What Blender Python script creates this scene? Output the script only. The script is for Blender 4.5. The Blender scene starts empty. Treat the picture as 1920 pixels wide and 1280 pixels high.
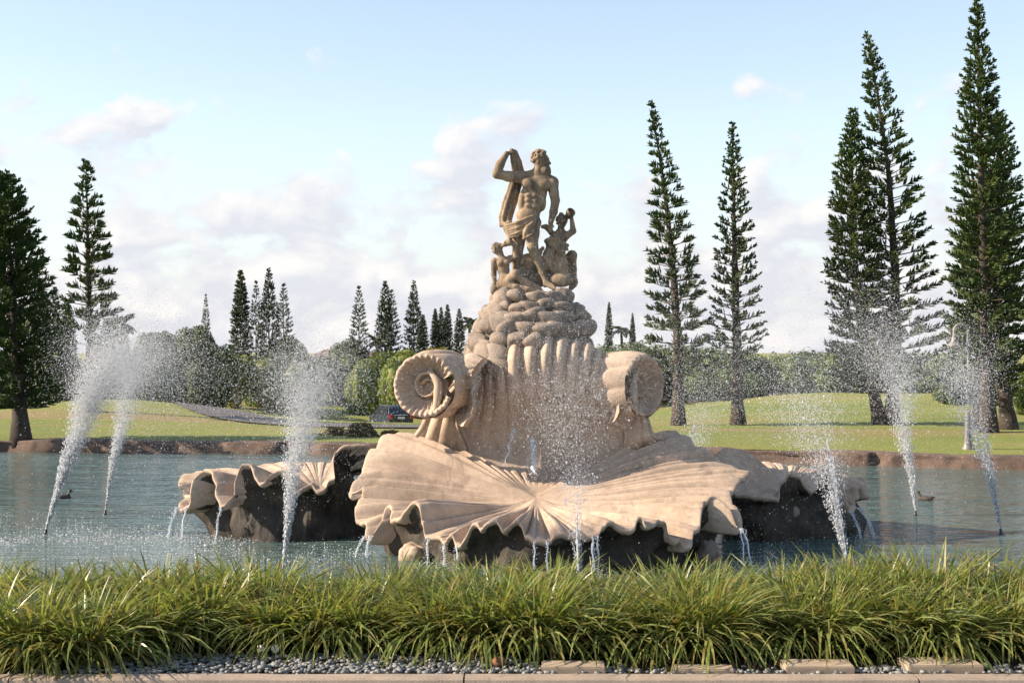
import bpy, bmesh, math, random
import numpy as np
from mathutils import Vector, Matrix

R = math.radians
rng = np.random.default_rng(7)
random.seed(7)
scene = bpy.context.scene
COL = scene.collection

# ------------------------------------------------------------------ camera, sky, sun, exposure
F = 2637.0            # focal length in photo pixels (1920 wide)
CAMZ = 3.6            # eye height above the pond
HOR = 660.0           # horizon row in the photo
cam_d = bpy.data.cameras.new('camera'); cam = bpy.data.objects.new('camera', cam_d); COL.objects.link(cam)
cam.location = (0, 0, CAMZ); cam.rotation_euler = (R(90), 0, 0)
cam_d.sensor_width = 36.0; cam_d.lens = 36.0 * F / 1920.0
cam_d.shift_y = 20.0 / 1920.0
cam_d.clip_start = 0.1; cam_d.clip_end = 6000
scene.camera = cam

SUN_AZ = R(-93)       # measured from +Y (view direction) towards +X : sun far to the left, a touch on the camera's side
SUN_EL = R(29)
sd = Vector((math.sin(SUN_AZ) * math.cos(SUN_EL), math.cos(SUN_AZ) * math.cos(SUN_EL), math.sin(SUN_EL)))
sun_d = bpy.data.lights.new('sun', 'SUN'); sun = bpy.data.objects.new('sun', sun_d); COL.objects.link(sun)
sun_d.energy = 4.5; sun_d.angle = R(0.55); sun_d.color = (1.0, 0.84, 0.66)
sun.rotation_euler = sd.to_track_quat('Z', 'Y').to_euler(); sun.location = (-40, 30, 40)

world = bpy.data.worlds.new('World'); scene.world = world; world.use_nodes = True
def build_world():
    nt = world.node_tree; nt.nodes.clear()
    N = nt.nodes.new; L = nt.links.new
    out = N('ShaderNodeOutputWorld'); bg = N('ShaderNodeBackground'); bg.inputs['Strength'].default_value = 0.125
    sky = N('ShaderNodeTexSky'); sky.sky_type = 'NISHITA'; sky.sun_disc = False
    sky.sun_elevation = SUN_EL; sky.sun_rotation = SUN_AZ
    sky.air_density = 1.0; sky.dust_density = 0.35; sky.ozone_density = 1.3; sky.altitude = 50
    tc = N('ShaderNodeTexCoord')
    sep = N('ShaderNodeSeparateXYZ'); L(tc.outputs['Generated'], sep.inputs[0])
    def M(op, a, b=None, c=None, clamp=False):
        n = N('ShaderNodeMath'); n.operation = op; n.use_clamp = clamp
        for i, v in enumerate((a, b, c)):
            if v is None: continue
            if isinstance(v, (int, float)): n.inputs[i].default_value = v
            else: L(v, n.inputs[i])
        return n.outputs[0]
    az = M('ARCTAN2', sep.outputs[0], sep.outputs[1])
    el = M('ARCSINE', sep.outputs[2])
    def noise(sx, sz, off, detail, rough, dist=0.0, lift=0.0, slide=0.0):
        cx = N('ShaderNodeCombineXYZ'); L(M('MULTIPLY_ADD', az, sx, slide * sx), cx.inputs[0]); L(M('MULTIPLY_ADD', el, sz, lift * sz), cx.inputs[1]); cx.inputs[2].default_value = off
        n = N('ShaderNodeTexNoise'); n.noise_dimensions = '3D'; n.inputs['Scale'].default_value = 1.0
        n.inputs['Detail'].default_value = detail; n.inputs['Roughness'].default_value = rough; n.inputs['Distortion'].default_value = dist
        L(cx.outputs[0], n.inputs['Vector']); return n.outputs['Fac']
    big = noise(15.0, 23.0, 5.7, 7.0, 0.50, 0.25)          # cumulus bodies
    # less cloud with height : solid veil at the horizon, clear above about 11 degrees
    thr = M('MULTIPLY_ADD', el, 1.80, 0.285)
    dens = M('MULTIPLY', M('SUBTRACT', big, thr), 12.0, clamp=True)
    hi = noise(15.0, 23.0, 5.7, 7.0, 0.50, 0.25, 0.012, -0.008)   # the same cloud a little nearer the sun : thinner there = sunlit edge
    veil = M('SUBTRACT', 1.0, M('DIVIDE', M('SUBTRACT', el, R(0.5)), R(8.5)), clamp=True)
    thin = M('MULTIPLY', M('SUBTRACT', 1.0, M('DIVIDE', el, R(40)), clamp=True), 0.26)
    veil = M('MULTIPLY_ADD', M('POWER', veil, 0.9), 0.62, thin)
    shade = noise(17.0, 27.0, 9.1, 5.0, 0.5)
    # underside of a puff = density grows upward
    mixc = N('ShaderNodeMix'); mixc.data_type = 'RGBA'
    mixc.inputs['A'].default_value = (2.80, 2.84, 3.12, 1); mixc.inputs['B'].default_value = (3.75, 3.62, 3.56, 1)
    L(M('ADD', M('MULTIPLY_ADD', shade, 1.3, -0.35), M('MULTIPLY', M('SUBTRACT', big, hi), 5.5), clamp=True), mixc.inputs['Factor'])
    gain = N('ShaderNodeMix'); gain.data_type = 'RGBA'; gain.blend_type = 'MULTIPLY'; gain.inputs['Factor'].default_value = 1.0
    L(sky.outputs[0], gain.inputs['A']); gain.inputs['B'].default_value = (1.06, 0.93, 0.83, 1)
    m1 = N('ShaderNodeMix'); m1.data_type = 'RGBA'; L(gain.outputs['Result'], m1.inputs['A']); m1.inputs['B'].default_value = (2.55, 2.75, 3.12, 1); L(veil, m1.inputs['Factor'])
    m2 = N('ShaderNodeMix'); m2.data_type = 'RGBA'; L(m1.outputs['Result'], m2.inputs['A']); L(mixc.outputs['Result'], m2.inputs['B']); L(M('MULTIPLY', dens, 0.85), m2.inputs['Factor'])
    L(m2.outputs['Result'], bg.inputs['Color']); L(bg.outputs[0], out.inputs[0])
build_world()

scene.view_settings.view_transform = 'Standard'; scene.view_settings.look = 'None'
scene.view_settings.gamma = 1.0; scene.view_settings.exposure = 1.14; scene.view_settings.use_curve_mapping = False
scene.render.engine = 'CYCLES'
scene.cycles.max_bounces = 6; scene.cycles.transparent_max_bounces = 6
scene.cycles.use_denoising = True
try: scene.cycles.sample_clamp_indirect = 4.0
except Exception: pass

# ------------------------------------------------------------------ helpers
def at(px, py, D):
    """world point seen at photo pixel (px, py) standing D metres from the camera"""
    return np.array(((px - 960.0) / F * D, D, CAMZ - (py - HOR) / F * D))
def ground_D(py, z): return (CAMZ - z) * F / (py - HOR)

def tag(o, label=None, cat=None, group=None, kind=None):
    if label: o['label'] = label
    if cat: o['category'] = cat
    if group: o['group'] = group
    if kind: o['kind'] = kind
    return o
def empty(name, loc=(0, 0, 0), rz=0.0):
    o = bpy.data.objects.new(name, None); COL.objects.link(o); o.empty_display_size = 0.2
    o.location = loc; o.rotation_euler = (0, 0, rz); return o
def link(name, me, parent=None, loc=None):
    o = bpy.data.objects.new(name, me); COL.objects.link(o)
    if parent is not None: o.parent = parent
    if loc is not None: o.location = loc
    return o
def copy_tree(o, parent=None):
    c = o.copy(); COL.objects.link(c); c.parent = parent
    for ch in list(o.children): copy_tree(ch, c)
    return c
def np_mesh(name, V, faces, mat=None, smooth=True):
    """faces: (n,3) or (n,4) int array, or list of such arrays"""
    V = np.asarray(V, dtype=np.float32).reshape(-1, 3)
    if not isinstance(faces, (list, tuple)): faces = [faces]
    faces = [np.asarray(f, dtype=np.int32) for f in faces if len(f)]
    loops = np.concatenate([f.ravel() for f in faces])
    sizes = np.concatenate([np.full(len(f), f.shape[1], dtype=np.int32) for f in faces])
    starts = np.concatenate(([0], np.cumsum(sizes)[:-1])).astype(np.int32)
    me = bpy.data.meshes.new(name)
    me.vertices.add(len(V)); me.vertices.foreach_set('co', V.ravel())
    me.loops.add(len(loops)); me.loops.foreach_set('vertex_index', loops)
    me.polygons.add(len(sizes)); me.polygons.foreach_set('loop_start', starts)
    try: me.polygons.foreach_set('loop_total', sizes)
    except Exception: pass
    me.polygons.foreach_set('use_smooth', np.full(len(sizes), smooth, dtype=bool))
    me.update(calc_edges=True); me.validate()
    if mat: me.materials.append(mat)
    return me
def grid_faces(nu, nv, closed_u=False, off=0, flip=False):
    iu = np.arange(nu if closed_u else nu - 1); iv = np.arange(nv - 1)
    a, b = np.meshgrid(iu, iv, indexing='ij'); a2 = (a + 1) % nu
    f = np.stack((a * nv + b, a2 * nv + b, a2 * nv + b + 1, a * nv + b + 1), -1).reshape(-1, 4) + off
    return f[:, ::-1] if flip else f
def grid_mesh(name, P, mat, closed_u=False, flip=False):
    nu, nv = P.shape[:2]
    return np_mesh(name, P.reshape(-1, 3), grid_faces(nu, nv, closed_u, 0, flip), mat)
class MB:
    """collects simple solids into one mesh"""
    def __init__(s): s.V = []; s.F = {}; s.n = 0
    def add(s, V, Fs):
        V = np.asarray(V, float).reshape(-1, 3)
        for f in (Fs if isinstance(Fs, list) else [Fs]):
            f = np.asarray(f, int); s.F.setdefault(f.shape[1], []).append(f + s.n)
        s.V.append(V); s.n += len(V)
    def box(s, c, h, rz=0.0, taper=1.0):
        c = np.array(c, float); v = []
        for z in (-1, 1):
            k = taper if z > 0 else 1.0
            for x, y in ((-1, -1), (1, -1), (1, 1), (-1, 1)): v.append((x * h[0] * k, y * h[1] * k, z * h[2]))
        v = np.array(v)
        if rz: v[:, :2] = v[:, :2] @ np.array(((math.cos(rz), math.sin(rz)), (-math.sin(rz), math.cos(rz))))
        s.add(v + c, np.array(((0, 3, 2, 1), (4, 5, 6, 7), (0, 1, 5, 4), (1, 2, 6, 5), (2, 3, 7, 6), (3, 0, 4, 7))))
    def tube(s, pts, rad, n=8, cap=True):
        pts = np.asarray(pts, float); m = len(pts); rad = np.broadcast_to(np.asarray(rad, float), (m,))
        t = np.gradient(pts, axis=0); t /= np.linalg.norm(t, axis=1)[:, None] + 1e-9
        ref = np.array((0, 0, 1.0)) if abs(t[:, 2]).mean() < 0.8 else np.array((1.0, 0, 0))
        a = np.cross(t, ref); a /= np.linalg.norm(a, axis=1)[:, None] + 1e-9; b = np.cross(t, a)
        ph = np.linspace(0, 2 * np.pi, n, endpoint=False)
        P = pts[:, None, :] + rad[:, None, None] * (np.cos(ph)[None, :, None] * a[:, None, :] + np.sin(ph)[None, :, None] * b[:, None, :])
        V = P.transpose(1, 0, 2).reshape(-1, 3)
        s.add(V, grid_faces(n, m, True))
        if cap:
            base = s.n - len(V)
            for k in (0, m - 1):
                s.V.append(pts[k][None, :]); c = s.n; s.n += 1
                i = base + np.arange(n) * m + k; j = np.roll(i, -1)
                f = np.stack((i, j, np.full(n, c)), -1)
                s.F.setdefault(3, []).append(f if k else f[:, ::-1])
    def lathe(s, prof, c=(0, 0, 0), n=20):
        prof = np.asarray(prof, float); ph = np.linspace(0, 2 * np.pi, n, endpoint=False)
        V = np.stack((prof[None, :, 0] * np.cos(ph)[:, None], prof[None, :, 0] * np.sin(ph)[:, None], np.broadcast_to(prof[None, :, 1], (n, len(prof)))), -1)
        s.add(V.reshape(-1, 3) + np.array(c), grid_faces(n, len(prof), True))
    def mesh(s, name, mat, smooth=False):
        return np_mesh(name, np.concatenate(s.V), [np.concatenate(f) for f in s.F.values()], mat, smooth)
    def build(s, name, mat, parent=None, smooth=False): return link(name, s.mesh(name, mat, smooth), parent)

def _hash(i, j, k, s):
    h = (i * 374761393 + j * 668265263 + k * 2147483647 + s * 1274126177) & 0xffffffff
    h = ((h ^ (h >> 13)) * 1274126177) & 0xffffffff
    return ((h ^ (h >> 16)) & 0xffff) / 65535.0
def vnoise(P, scale=1.0, seed=0, octaves=1):
    """value noise -1..1 at points P (n,3)"""
    P = np.asarray(P, float) * scale; tot = 0.0; amp = 1.0; norm = 0.0
    for o in range(octaves):
        q = P * (2 ** o) + 17.3 * o; i0 = np.floor(q).astype(np.int64); f = q - i0; f = f * f * (3 - 2 * f); v = 0
        for dx in (0, 1):
            for dy in (0, 1):
                for dz in (0, 1):
                    w = (f[..., 0] if dx else 1 - f[..., 0]) * (f[..., 1] if dy else 1 - f[..., 1]) * (f[..., 2] if dz else 1 - f[..., 2])
                    v = v + w * _hash(i0[..., 0] + dx, i0[..., 1] + dy, i0[..., 2] + dz, seed + o)
        tot = tot + amp * (2 * v - 1); norm += amp; amp *= 0.5
    return tot / norm
def gsmooth(A, sig, wrap=False):
    n = int(sig * 3) + 1; k = np.exp(-0.5 * (np.arange(-n, n + 1) / sig) ** 2); k /= k.sum()
    Ap = np.concatenate((A[-n:], A, A[:n])) if wrap else np.concatenate((2 * A[:1] - A[1:n + 1][::-1], A, 2 * A[-1:] - A[-n - 1:-1][::-1]))
    return np.stack([np.convolve(Ap[:, c], k, 'valid') for c in range(A.shape[1])], -1)
def resample(pts, n, closed=False):
    pts = np.asarray(pts, float)
    if closed: pts = np.concatenate((pts, pts[:1]))
    d = np.concatenate(([0], np.cumsum(np.linalg.norm(np.diff(pts, axis=0), axis=1))))
    t = np.linspace(0, d[-1], n, endpoint=not closed)
    return np.stack([np.interp(t, d, pts[:, c]) for c in range(pts.shape[1])], -1)

# ---- SDF sculpting : primitives blended on a voxel grid, surface nets
class SDF:
    def __init__(s, lo, hi, vox):
        s.lo = np.array(lo, float); s.vox = vox; s.n = np.ceil((np.array(hi, float) - s.lo) / vox).astype(int) + 1
        s.f = np.full(s.n, 6.0 * vox + 4.0, dtype=np.float32)
    def _blk(s, lo, hi, pad):
        a = np.clip(np.floor((np.array(lo) - pad - s.lo) / s.vox).astype(int), 0, s.n); b = np.clip(np.ceil((np.array(hi) + pad - s.lo) / s.vox).astype(int) + 1, 0, s.n)
        ax = [s.lo[i] + np.arange(a[i], b[i]) * s.vox for i in range(3)]
        return (slice(a[0], b[0]), slice(a[1], b[1]), slice(a[2], b[2])), ax
    def _mix(s, sl, d, k, sub=False):
        f = s.f[sl]
        if sub: s.f[sl] = np.maximum(f, -d); return
        h = np.clip(k - np.abs(f - d), 0, None) / k if k > 0 else 0
        s.f[sl] = np.minimum(f, d) - h * h * k * 0.25
    def cap(s, a, b, ra, rb=None, k=3.0, sub=False):
        rb = ra if rb is None else rb; a = np.array(a, float); b = np.array(b, float); m = max(ra, rb)
        sl, ax = s._blk(np.minimum(a, b) - m, np.maximum(a, b) + m, k + 3 * s.vox)
        X, Y, Z = np.meshgrid(*ax, indexing='ij', sparse=True); ab = b - a; L2 = (ab ** 2).sum() + 1e-9
        t = np.clip(((X - a[0]) * ab[0] + (Y - a[1]) * ab[1] + (Z - a[2]) * ab[2]) / L2, 0, 1)
        d = np.sqrt((X - a[0] - t * ab[0]) ** 2 + (Y - a[1] - t * ab[1]) ** 2 + (Z - a[2] - t * ab[2]) ** 2) - (ra + (rb - ra) * t)
        s._mix(sl, d, k, sub)
    def chain(s, pts, k=3.0):
        for p, q in zip(pts[:-1], pts[1:]): s.cap(p[:3], q[:3], p[3], q[3], k)
    def ell(s, c, r, k=3.0, tilt=0.0, sub=False):
        """ellipsoid; tilt = rotation in the picture plane (x,z)"""
        c = np.array(c, float); r = np.array(r, float); m = r.max()
        sl, ax = s._blk(c - m, c + m, k + 3 * s.vox)
        X, Y, Z = np.meshgrid(*ax, indexing='ij', sparse=True); x = X - c[0]; y = Y - c[1]; z = Z - c[2]
        ct, st = math.cos(tilt), math.sin(tilt); x, z = ct * x + st * z, -st * x + ct * z
        q = np.sqrt((x / r[0]) ** 2 + (y / r[1]) ** 2 + (z / r[2]) ** 2)
        g = np.sqrt((x / r[0] ** 2) ** 2 + (y / r[1] ** 2) ** 2 + (z / r[2] ** 2) ** 2) + 1e-6
        d = q * (q - 1) / g
        s._mix(sl, d, k, sub)
    def mesh(s, name, mat, xf=None):
        f = s.f; neg = f < 0; n = s.n
        acc = np.zeros(tuple(n - 1) + (3,), np.float32); cnt = np.zeros(tuple(n - 1), np.float32)
        def corner(dx, dy, dz): return f[dx:n[0] - 1 + dx, dy:n[1] - 1 + dy, dz:n[2] - 1 + dz]
        cs = [(x, y, z) for x in (0, 1) for y in (0, 1) for z in (0, 1)]
        for i, p in enumerate(cs):
            for q in cs[i + 1:]:
                if sum(abs(a - b) for a, b in zip(p, q)) != 1: continue
                A = corner(*p); B = corner(*q); m = (A < 0) != (B < 0)
                t = np.where(m, A / np.where(m, A - B, 1), 0)
                for c in range(3): acc[..., c] += np.where(m, p[c] + t * (q[c] - p[c]), 0)
                cnt += m
        act = cnt > 0; idx = np.full(act.shape, -1, np.int64); idx[act] = np.arange(act.sum())
        V = (np.argwhere(act) + acc[act] / cnt[act][:, None]) * s.vox + s.lo
        quads = []
        for d in range(3):
            u, v = (d + 1) % 3, (d + 2) % 3
            sl0 = [slice(1, -1)] * 3; sl1 = [slice(1, -1)] * 3; sl0[d] = slice(0, n[d] - 1); sl1[d] = slice(1, n[d])
            a = neg[tuple(sl0)]; b = neg[tuple(sl1)]
            for flag, m in ((0, a & ~b), (1, ~a & b)):
                e = np.argwhere(m)
                if not len(e): continue
                e = e.copy(); e[:, u] += 1; e[:, v] += 1
                def cell(du, dv):
                    q = e.copy(); q[:, u] -= du; q[:, v] -= dv; return idx[q[:, 0], q[:, 1], q[:, 2]]
                Q = np.stack((cell(1, 1), cell(0, 1), cell(0, 0), cell(1, 0)), -1)
                quads.append(Q if flag == 0 else Q[:, ::-1])
        Q = np.concatenate(quads); Q = Q[(Q >= 0).all(1)]
        if xf is not None: V = xf(V)
        return np_mesh(name, V, Q, mat)

# ------------------------------------------------------------------ materials
def new_mat(name):
    m = bpy.data.materials.new(name); m.use_nodes = True; nt = m.node_tree; nt.nodes.clear()
    out = nt.nodes.new('ShaderNodeOutputMaterial'); b = nt.nodes.new('ShaderNodeBsdfPrincipled'); nt.links.new(b.outputs[0], out.inputs[0])
    return m, nt, b, out
def noise_node(nt, scale, detail=4, rough=0.55, coord='Object', dist=0.0, stretch=None):
    tc = nt.nodes.new('ShaderNodeTexCoord'); n = nt.nodes.new('ShaderNodeTexNoise')
    if coord == 'World':
        g = nt.nodes.new('ShaderNodeNewGeometry'); src = g.outputs['Position']
    else: src = tc.outputs[coord]
    if stretch:
        mp = nt.nodes.new('ShaderNodeMapping'); mp.inputs['Scale'].default_value = stretch; nt.links.new(src, mp.inputs[0]); src = mp.outputs[0]
    nt.links.new(src, n.inputs['Vector'])
    n.inputs['Scale'].default_value = scale; n.inputs['Detail'].default_value = detail; n.inputs['Roughness'].default_value = rough; n.inputs['Distortion'].default_value = dist
    return n.outputs['Fac']
def ramp(nt, fac, stops):
    r = nt.nodes.new('ShaderNodeValToRGB'); e = r.color_ramp.elements
    while len(e) > 1: e.remove(e[-1])
    e[0].position = stops[0][0]; e[0].color = tuple(stops[0][1]) + (1,)
    for p, c in stops[1:]:
        x = e.new(p); x.color = tuple(c) + (1,)
    nt.links.new(fac, r.inputs[0]); return r.outputs[0]
def mixc(nt, fac, a, b, mode='MIX'):
    m = nt.nodes.new('ShaderNodeMix'); m.data_type = 'RGBA'; m.blend_type = mode
    for key, v in (('Factor', fac), ('A', a), ('B', b)):
        if isinstance(v, (int, float)): m.inputs[key].default_value = v
        elif isinstance(v, tuple): m.inputs[key].default_value = v + (1,)
        else: nt.links.new(v, m.inputs[key])
    return m.outputs['Result']
def bump(nt, b, h, strength, dist):
    bp = nt.nodes.new('ShaderNodeBump'); bp.inputs['Strength'].default_value = strength; bp.inputs['Distance'].default_value = dist
    nt.links.new(h, bp.inputs['Height']); nt.links.new(bp.outputs[0], b.inputs['Normal'])
def simple(name, col, rough=0.6, metal=0.0, vary=0.25, scale=8.0):
    m, nt, b, o = new_mat(name)
    c = ramp(nt, noise_node(nt, scale), ((0.3, tuple(x * (1 - vary) for x in col)), (0.7, tuple(min(1, x * (1 + vary)) for x in col))))
    nt.links.new(c, b.inputs['Base Color']); b.inputs['Roughness'].default_value = rough; b.inputs['Metallic'].default_value = metal
    return m
def stone(name, light, mid, dark, scale=1.4, dirt=0.55, dirtcol=(0.10, 0.085, 0.065), rough=0.85, bs=0.5):
    m, nt, b, o = new_mat(name)
    n1 = noise_node(nt, scale, 6, 0.62, 'World', 0.4); n2 = noise_node(nt, scale * 9, 5, 0.65, 'World'); n3 = noise_node(nt, scale * 0.8, 7, 0.7, 'World', 0.8, (1.5, 1.5, 0.5))
    c = ramp(nt, n1, ((0.30, dark), (0.47, mid), (0.66, light)))
    c = mixc(nt, ramp(nt, n2, ((0.42, (0, 0, 0)), (0.75, (0.55, 0.55, 0.55)))), c, dark)
    c = mixc(nt, ramp(nt, n3, ((dirt, (0, 0, 0)), (dirt + 0.16, (0.8, 0.8, 0.8)))), c, dirtcol)
    nt.links.new(c, b.inputs['Base Color']); b.inputs['Roughness'].default_value = rough
    bump(nt, b, noise_node(nt, scale * 22, 6, 0.7, 'World'), bs, 0.02)
    return m
def leafy(name, cols, rough=0.5, trans=0.35, tscale=1.5, tcol=None, wscale=0.25):
    """leaf surface : colour varies by place, part of the light passes through"""
    m, nt, b, o = new_mat(name)
    n1 = noise_node(nt, tscale, 3, 0.6, 'World'); n2 = noise_node(nt, wscale, 2, 0.5, 'World')
    c = ramp(nt, n1, ((0.3, cols[0]), (0.5, cols[1]), (0.72, cols[2])))
    if len(cols) > 3: c = mixc(nt, ramp(nt, n2, ((0.5, (0, 0, 0)), (0.68, (0.7, 0.7, 0.7)))), c, cols[3])
    nt.links.new(c, b.inputs['Base Color']); b.inputs['Roughness'].default_value = rough
    try: b.inputs['Specular IOR Level'].default_value = 0.35
    except Exception: pass
    t = nt.nodes.new('ShaderNodeBsdfTranslucent'); nt.links.new(mixc(nt, 1.0, c, tcol or (1.0, 1.0, 0.55), 'MULTIPLY') if tcol is None else mixc(nt, 0.6, c, tcol), t.inputs[0])
    ms = nt.nodes.new('ShaderNodeMixShader'); ms.inputs[0].default_value = trans
    nt.links.new(b.outputs[0], ms.inputs[1]); nt.links.new(t.outputs[0], ms.inputs[2]); nt.links.new(ms.outputs[0], o.inputs[0])
    return m

M = {}
M['stone'] = stone('carved_sandstone', (0.54, 0.415, 0.31), (0.455, 0.34, 0.248), (0.30, 0.22, 0.16), 1.3, 0.54, (0.17, 0.13, 0.10))
M['statue'] = stone('weathered_statue_stone', (0.39, 0.28, 0.175), (0.285, 0.205, 0.128), (0.17, 0.125, 0.08), 2.6, 0.49, (0.065, 0.052, 0.036))
M['boulder'] = stone('mound_stone', (0.34, 0.265, 0.20), (0.25, 0.195, 0.15), (0.15, 0.12, 0.095), 2.2, 0.53, (0.085, 0.07, 0.056))
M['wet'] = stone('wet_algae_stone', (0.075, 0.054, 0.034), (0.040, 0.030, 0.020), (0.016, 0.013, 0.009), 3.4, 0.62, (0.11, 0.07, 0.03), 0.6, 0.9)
M['mortar'] = stone('mortar', (0.20, 0.16, 0.12), (0.16, 0.13, 0.10), (0.11, 0.09, 0.07), 3, 0.6)
M['bank'] = stone('earth_bank', (0.20, 0.135, 0.10), (0.125, 0.083, 0.062), (0.060, 0.043, 0.034), 0.9, 0.56, (0.03, 0.025, 0.02), 0.95, 1.0)
M['concrete'] = stone('kerb_concrete', (0.40, 0.31, 0.23), (0.34, 0.265, 0.20), (0.25, 0.20, 0.155), 3.0, 0.62, (0.15, 0.12, 0.095), 0.9, 0.4)
M['slab'] = stone('paver_concrete', (0.46, 0.36, 0.26), (0.40, 0.31, 0.22), (0.31, 0.24, 0.17), 5.0, 0.66, (0.2, 0.15, 0.11), 0.9, 0.4)
M['brick_rock'] = stone('red_rock', (0.30, 0.13, 0.07), (0.24, 0.10, 0.055), (0.15, 0.07, 0.04), 14.0, 0.65)
M['pebble'] = stone('river_pebble', (0.30, 0.29, 0.27), (0.17, 0.175, 0.17), (0.085, 0.09, 0.09), 9.0, 0.64, (0.30, 0.22, 0.14), 0.55, 0.1)
M['asphalt'] = stone('asphalt', (0.07, 0.068, 0.066), (0.055, 0.054, 0.053), (0.04, 0.04, 0.04), 2.0, 0.7, (0.03, 0.03, 0.03), 0.9, 0.5)
M['path'] = stone('worn_asphalt_path', (0.13, 0.12, 0.115), (0.105, 0.098, 0.094), (0.08, 0.075, 0.07), 0.6, 0.7, (0.06, 0.055, 0.05), 0.95, 0.3)
M['soil'] = stone('bark_soil', (0.07, 0.045, 0.03), (0.045, 0.03, 0.02), (0.02, 0.015, 0.01), 6.0, 0.6, (0.09, 0.05, 0.03), 0.95, 1.0)
M['bark'] = stone('pine_bark', (0.085, 0.064, 0.050), (0.058, 0.044, 0.035), (0.030, 0.024, 0.019), 2.5, 0.62, (0.12, 0.10, 0.08), 0.95, 1.0)
M['limb'] = simple('pine_limb', (0.13, 0.095, 0.065), 0.9)
M['pine'] = leafy('pine_needles', ((0.034, 0.066, 0.018), (0.066, 0.108, 0.026), (0.112, 0.148, 0.034)), 0.55, 0.32, 0.9)
M['pine_far'] = leafy('far_pine_needles', ((0.036, 0.064, 0.026), (0.058, 0.088, 0.034), (0.084, 0.110, 0.042)), 0.6, 0.28, 0.5)
M['shrub'] = leafy('shrub_leaf', ((0.042, 0.078, 0.016), (0.084, 0.126, 0.024), (0.150, 0.178, 0.034)), 0.45, 0.32, 1.1)
M['hedge'] = leafy('hedge_leaf', ((0.085, 0.145, 0.020), (0.185, 0.240, 0.032), (0.320, 0.310, 0.055), (0.38, 0.25, 0.05)), 0.5, 0.40, 0.9, None, 0.22)
M['hedge_pale'] = leafy('pale_hedge_leaf', ((0.115, 0.185, 0.032), (0.235, 0.29, 0.058), (0.36, 0.38, 0.11)), 0.5, 0.40, 1.0)
M['wood_far'] = leafy('far_wood_leaf', ((0.050, 0.086, 0.028), (0.088, 0.124, 0.038), (0.145, 0.160, 0.048)), 0.6, 0.30, 0.35)
M['palm'] = leafy('palm_leaf', ((0.05, 0.075, 0.02), (0.085, 0.105, 0.03), (0.15, 0.14, 0.05)), 0.45, 0.3, 0.8)
M['dry'] = leafy('dry_shrub_leaf', ((0.07, 0.06, 0.025), (0.12, 0.095, 0.035), (0.17, 0.11, 0.045)), 0.7, 0.25, 1.2)
M['blade'] = leafy('strap_blade', ((0.095, 0.150, 0.035), (0.215, 0.260, 0.070), (0.42, 0.42, 0.17), (0.32, 0.20, 0.08)), 0.33, 0.45, 16.0, None, 9.0)
M['metal_post'] = simple('painted_post', (0.19, 0.17, 0.155), 0.5, 0.1, 0.12, 3)
M['white_metal'] = simple('white_enamel', (0.7, 0.68, 0.63), 0.4, 0.0, 0.06, 3)
M['black'] = simple('black_plastic', (0.02, 0.02, 0.022), 0.4)
M['car_paint'] = simple('dark_blue_paint', (0.05, 0.065, 0.085), 0.25, 0.4, 0.05, 2)
M['glass'] = simple('car_glass', (0.03, 0.035, 0.04), 0.06, 0.0, 0.05, 2)
M['red'] = simple('red_lens', (0.5, 0.02, 0.02), 0.3, 0, 0.05)
M['silver'] = simple('silver_trim', (0.55, 0.55, 0.56), 0.3, 0.8, 0.05)
M['rubber'] = simple('tyre_rubber', (0.025, 0.025, 0.025), 0.8)
M['duck'] = simple('brown_feathers', (0.06, 0.045, 0.035), 0.7, 0, 0.5, 20)
M['bill'] = simple('duck_bill', (0.25, 0.2, 0.06), 0.5)
M['roof'] = simple('roof_shingle', (0.16, 0.10, 0.085), 0.8, 0, 0.3, 3)
M['wall'] = simple('house_wall', (0.35, 0.27, 0.22), 0.8, 0, 0.1, 2)
def mk_lawn():
    m, nt, b, o = new_mat('lawn_grass')
    n1 = noise_node(nt, 0.09, 5, 0.6, 'World', 0.5); n2 = noise_node(nt, 2.4, 6, 0.7, 'World'); n3 = noise_node(nt, 0.16, 4, 0.6, 'World', 0.8, (0.4, 1.3, 1))
    c = ramp(nt, n1, ((0.32, (0.165, 0.20, 0.030)), (0.52, (0.23, 0.25, 0.044)), (0.70, (0.31, 0.275, 0.075))))
    c = mixc(nt, ramp(nt, n2, ((0.35, (0, 0, 0)), (0.7, (0.5, 0.5, 0.5)))), c, (0.11, 0.15, 0.022))
    c = mixc(nt, ramp(nt, n3, ((0.50, (0, 0, 0)), (0.66, (0.75, 0.75, 0.75)))), c, (0.30, 0.20, 0.095))
    nt.links.new(c, b.inputs['Base Color']); b.inputs['Roughness'].default_value = 0.9
    bump(nt, b, noise_node(nt, 7.0, 6, 0.75, 'World'), 0.9, 0.12)
    return m
M['lawn'] = mk_lawn()
def mk_water():
    m, nt, b, o = new_mat('pond_water')
    c = ramp(nt, noise_node(nt, 0.12, 3, 0.5, 'World'), ((0.3, (0.070, 0.118, 0.112)), (0.7, (0.118, 0.156, 0.136))))
    nt.links.new(c, b.inputs['Base Color']); b.inputs['Roughness'].default_value = 0.05; b.inputs['IOR'].default_value = 1.33
    n1 = noise_node(nt, 1.0, 4, 0.6, 'World', 0.4, (0.30, 0.80, 1)); n2 = noise_node(nt, 3.6, 3, 0.6, 'World', 0.2, (0.45, 1.1, 1))
    a = nt.nodes.new('ShaderNodeMath'); a.operation = 'MULTIPLY_ADD'; a.inputs[1].default_value = 0.35; nt.links.new(n2, a.inputs[0]); nt.links.new(n1, a.inputs[2])
    bump(nt, b, a.outputs[0], 0.75, 0.34)
    return m
M['water'] = mk_water()
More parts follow.
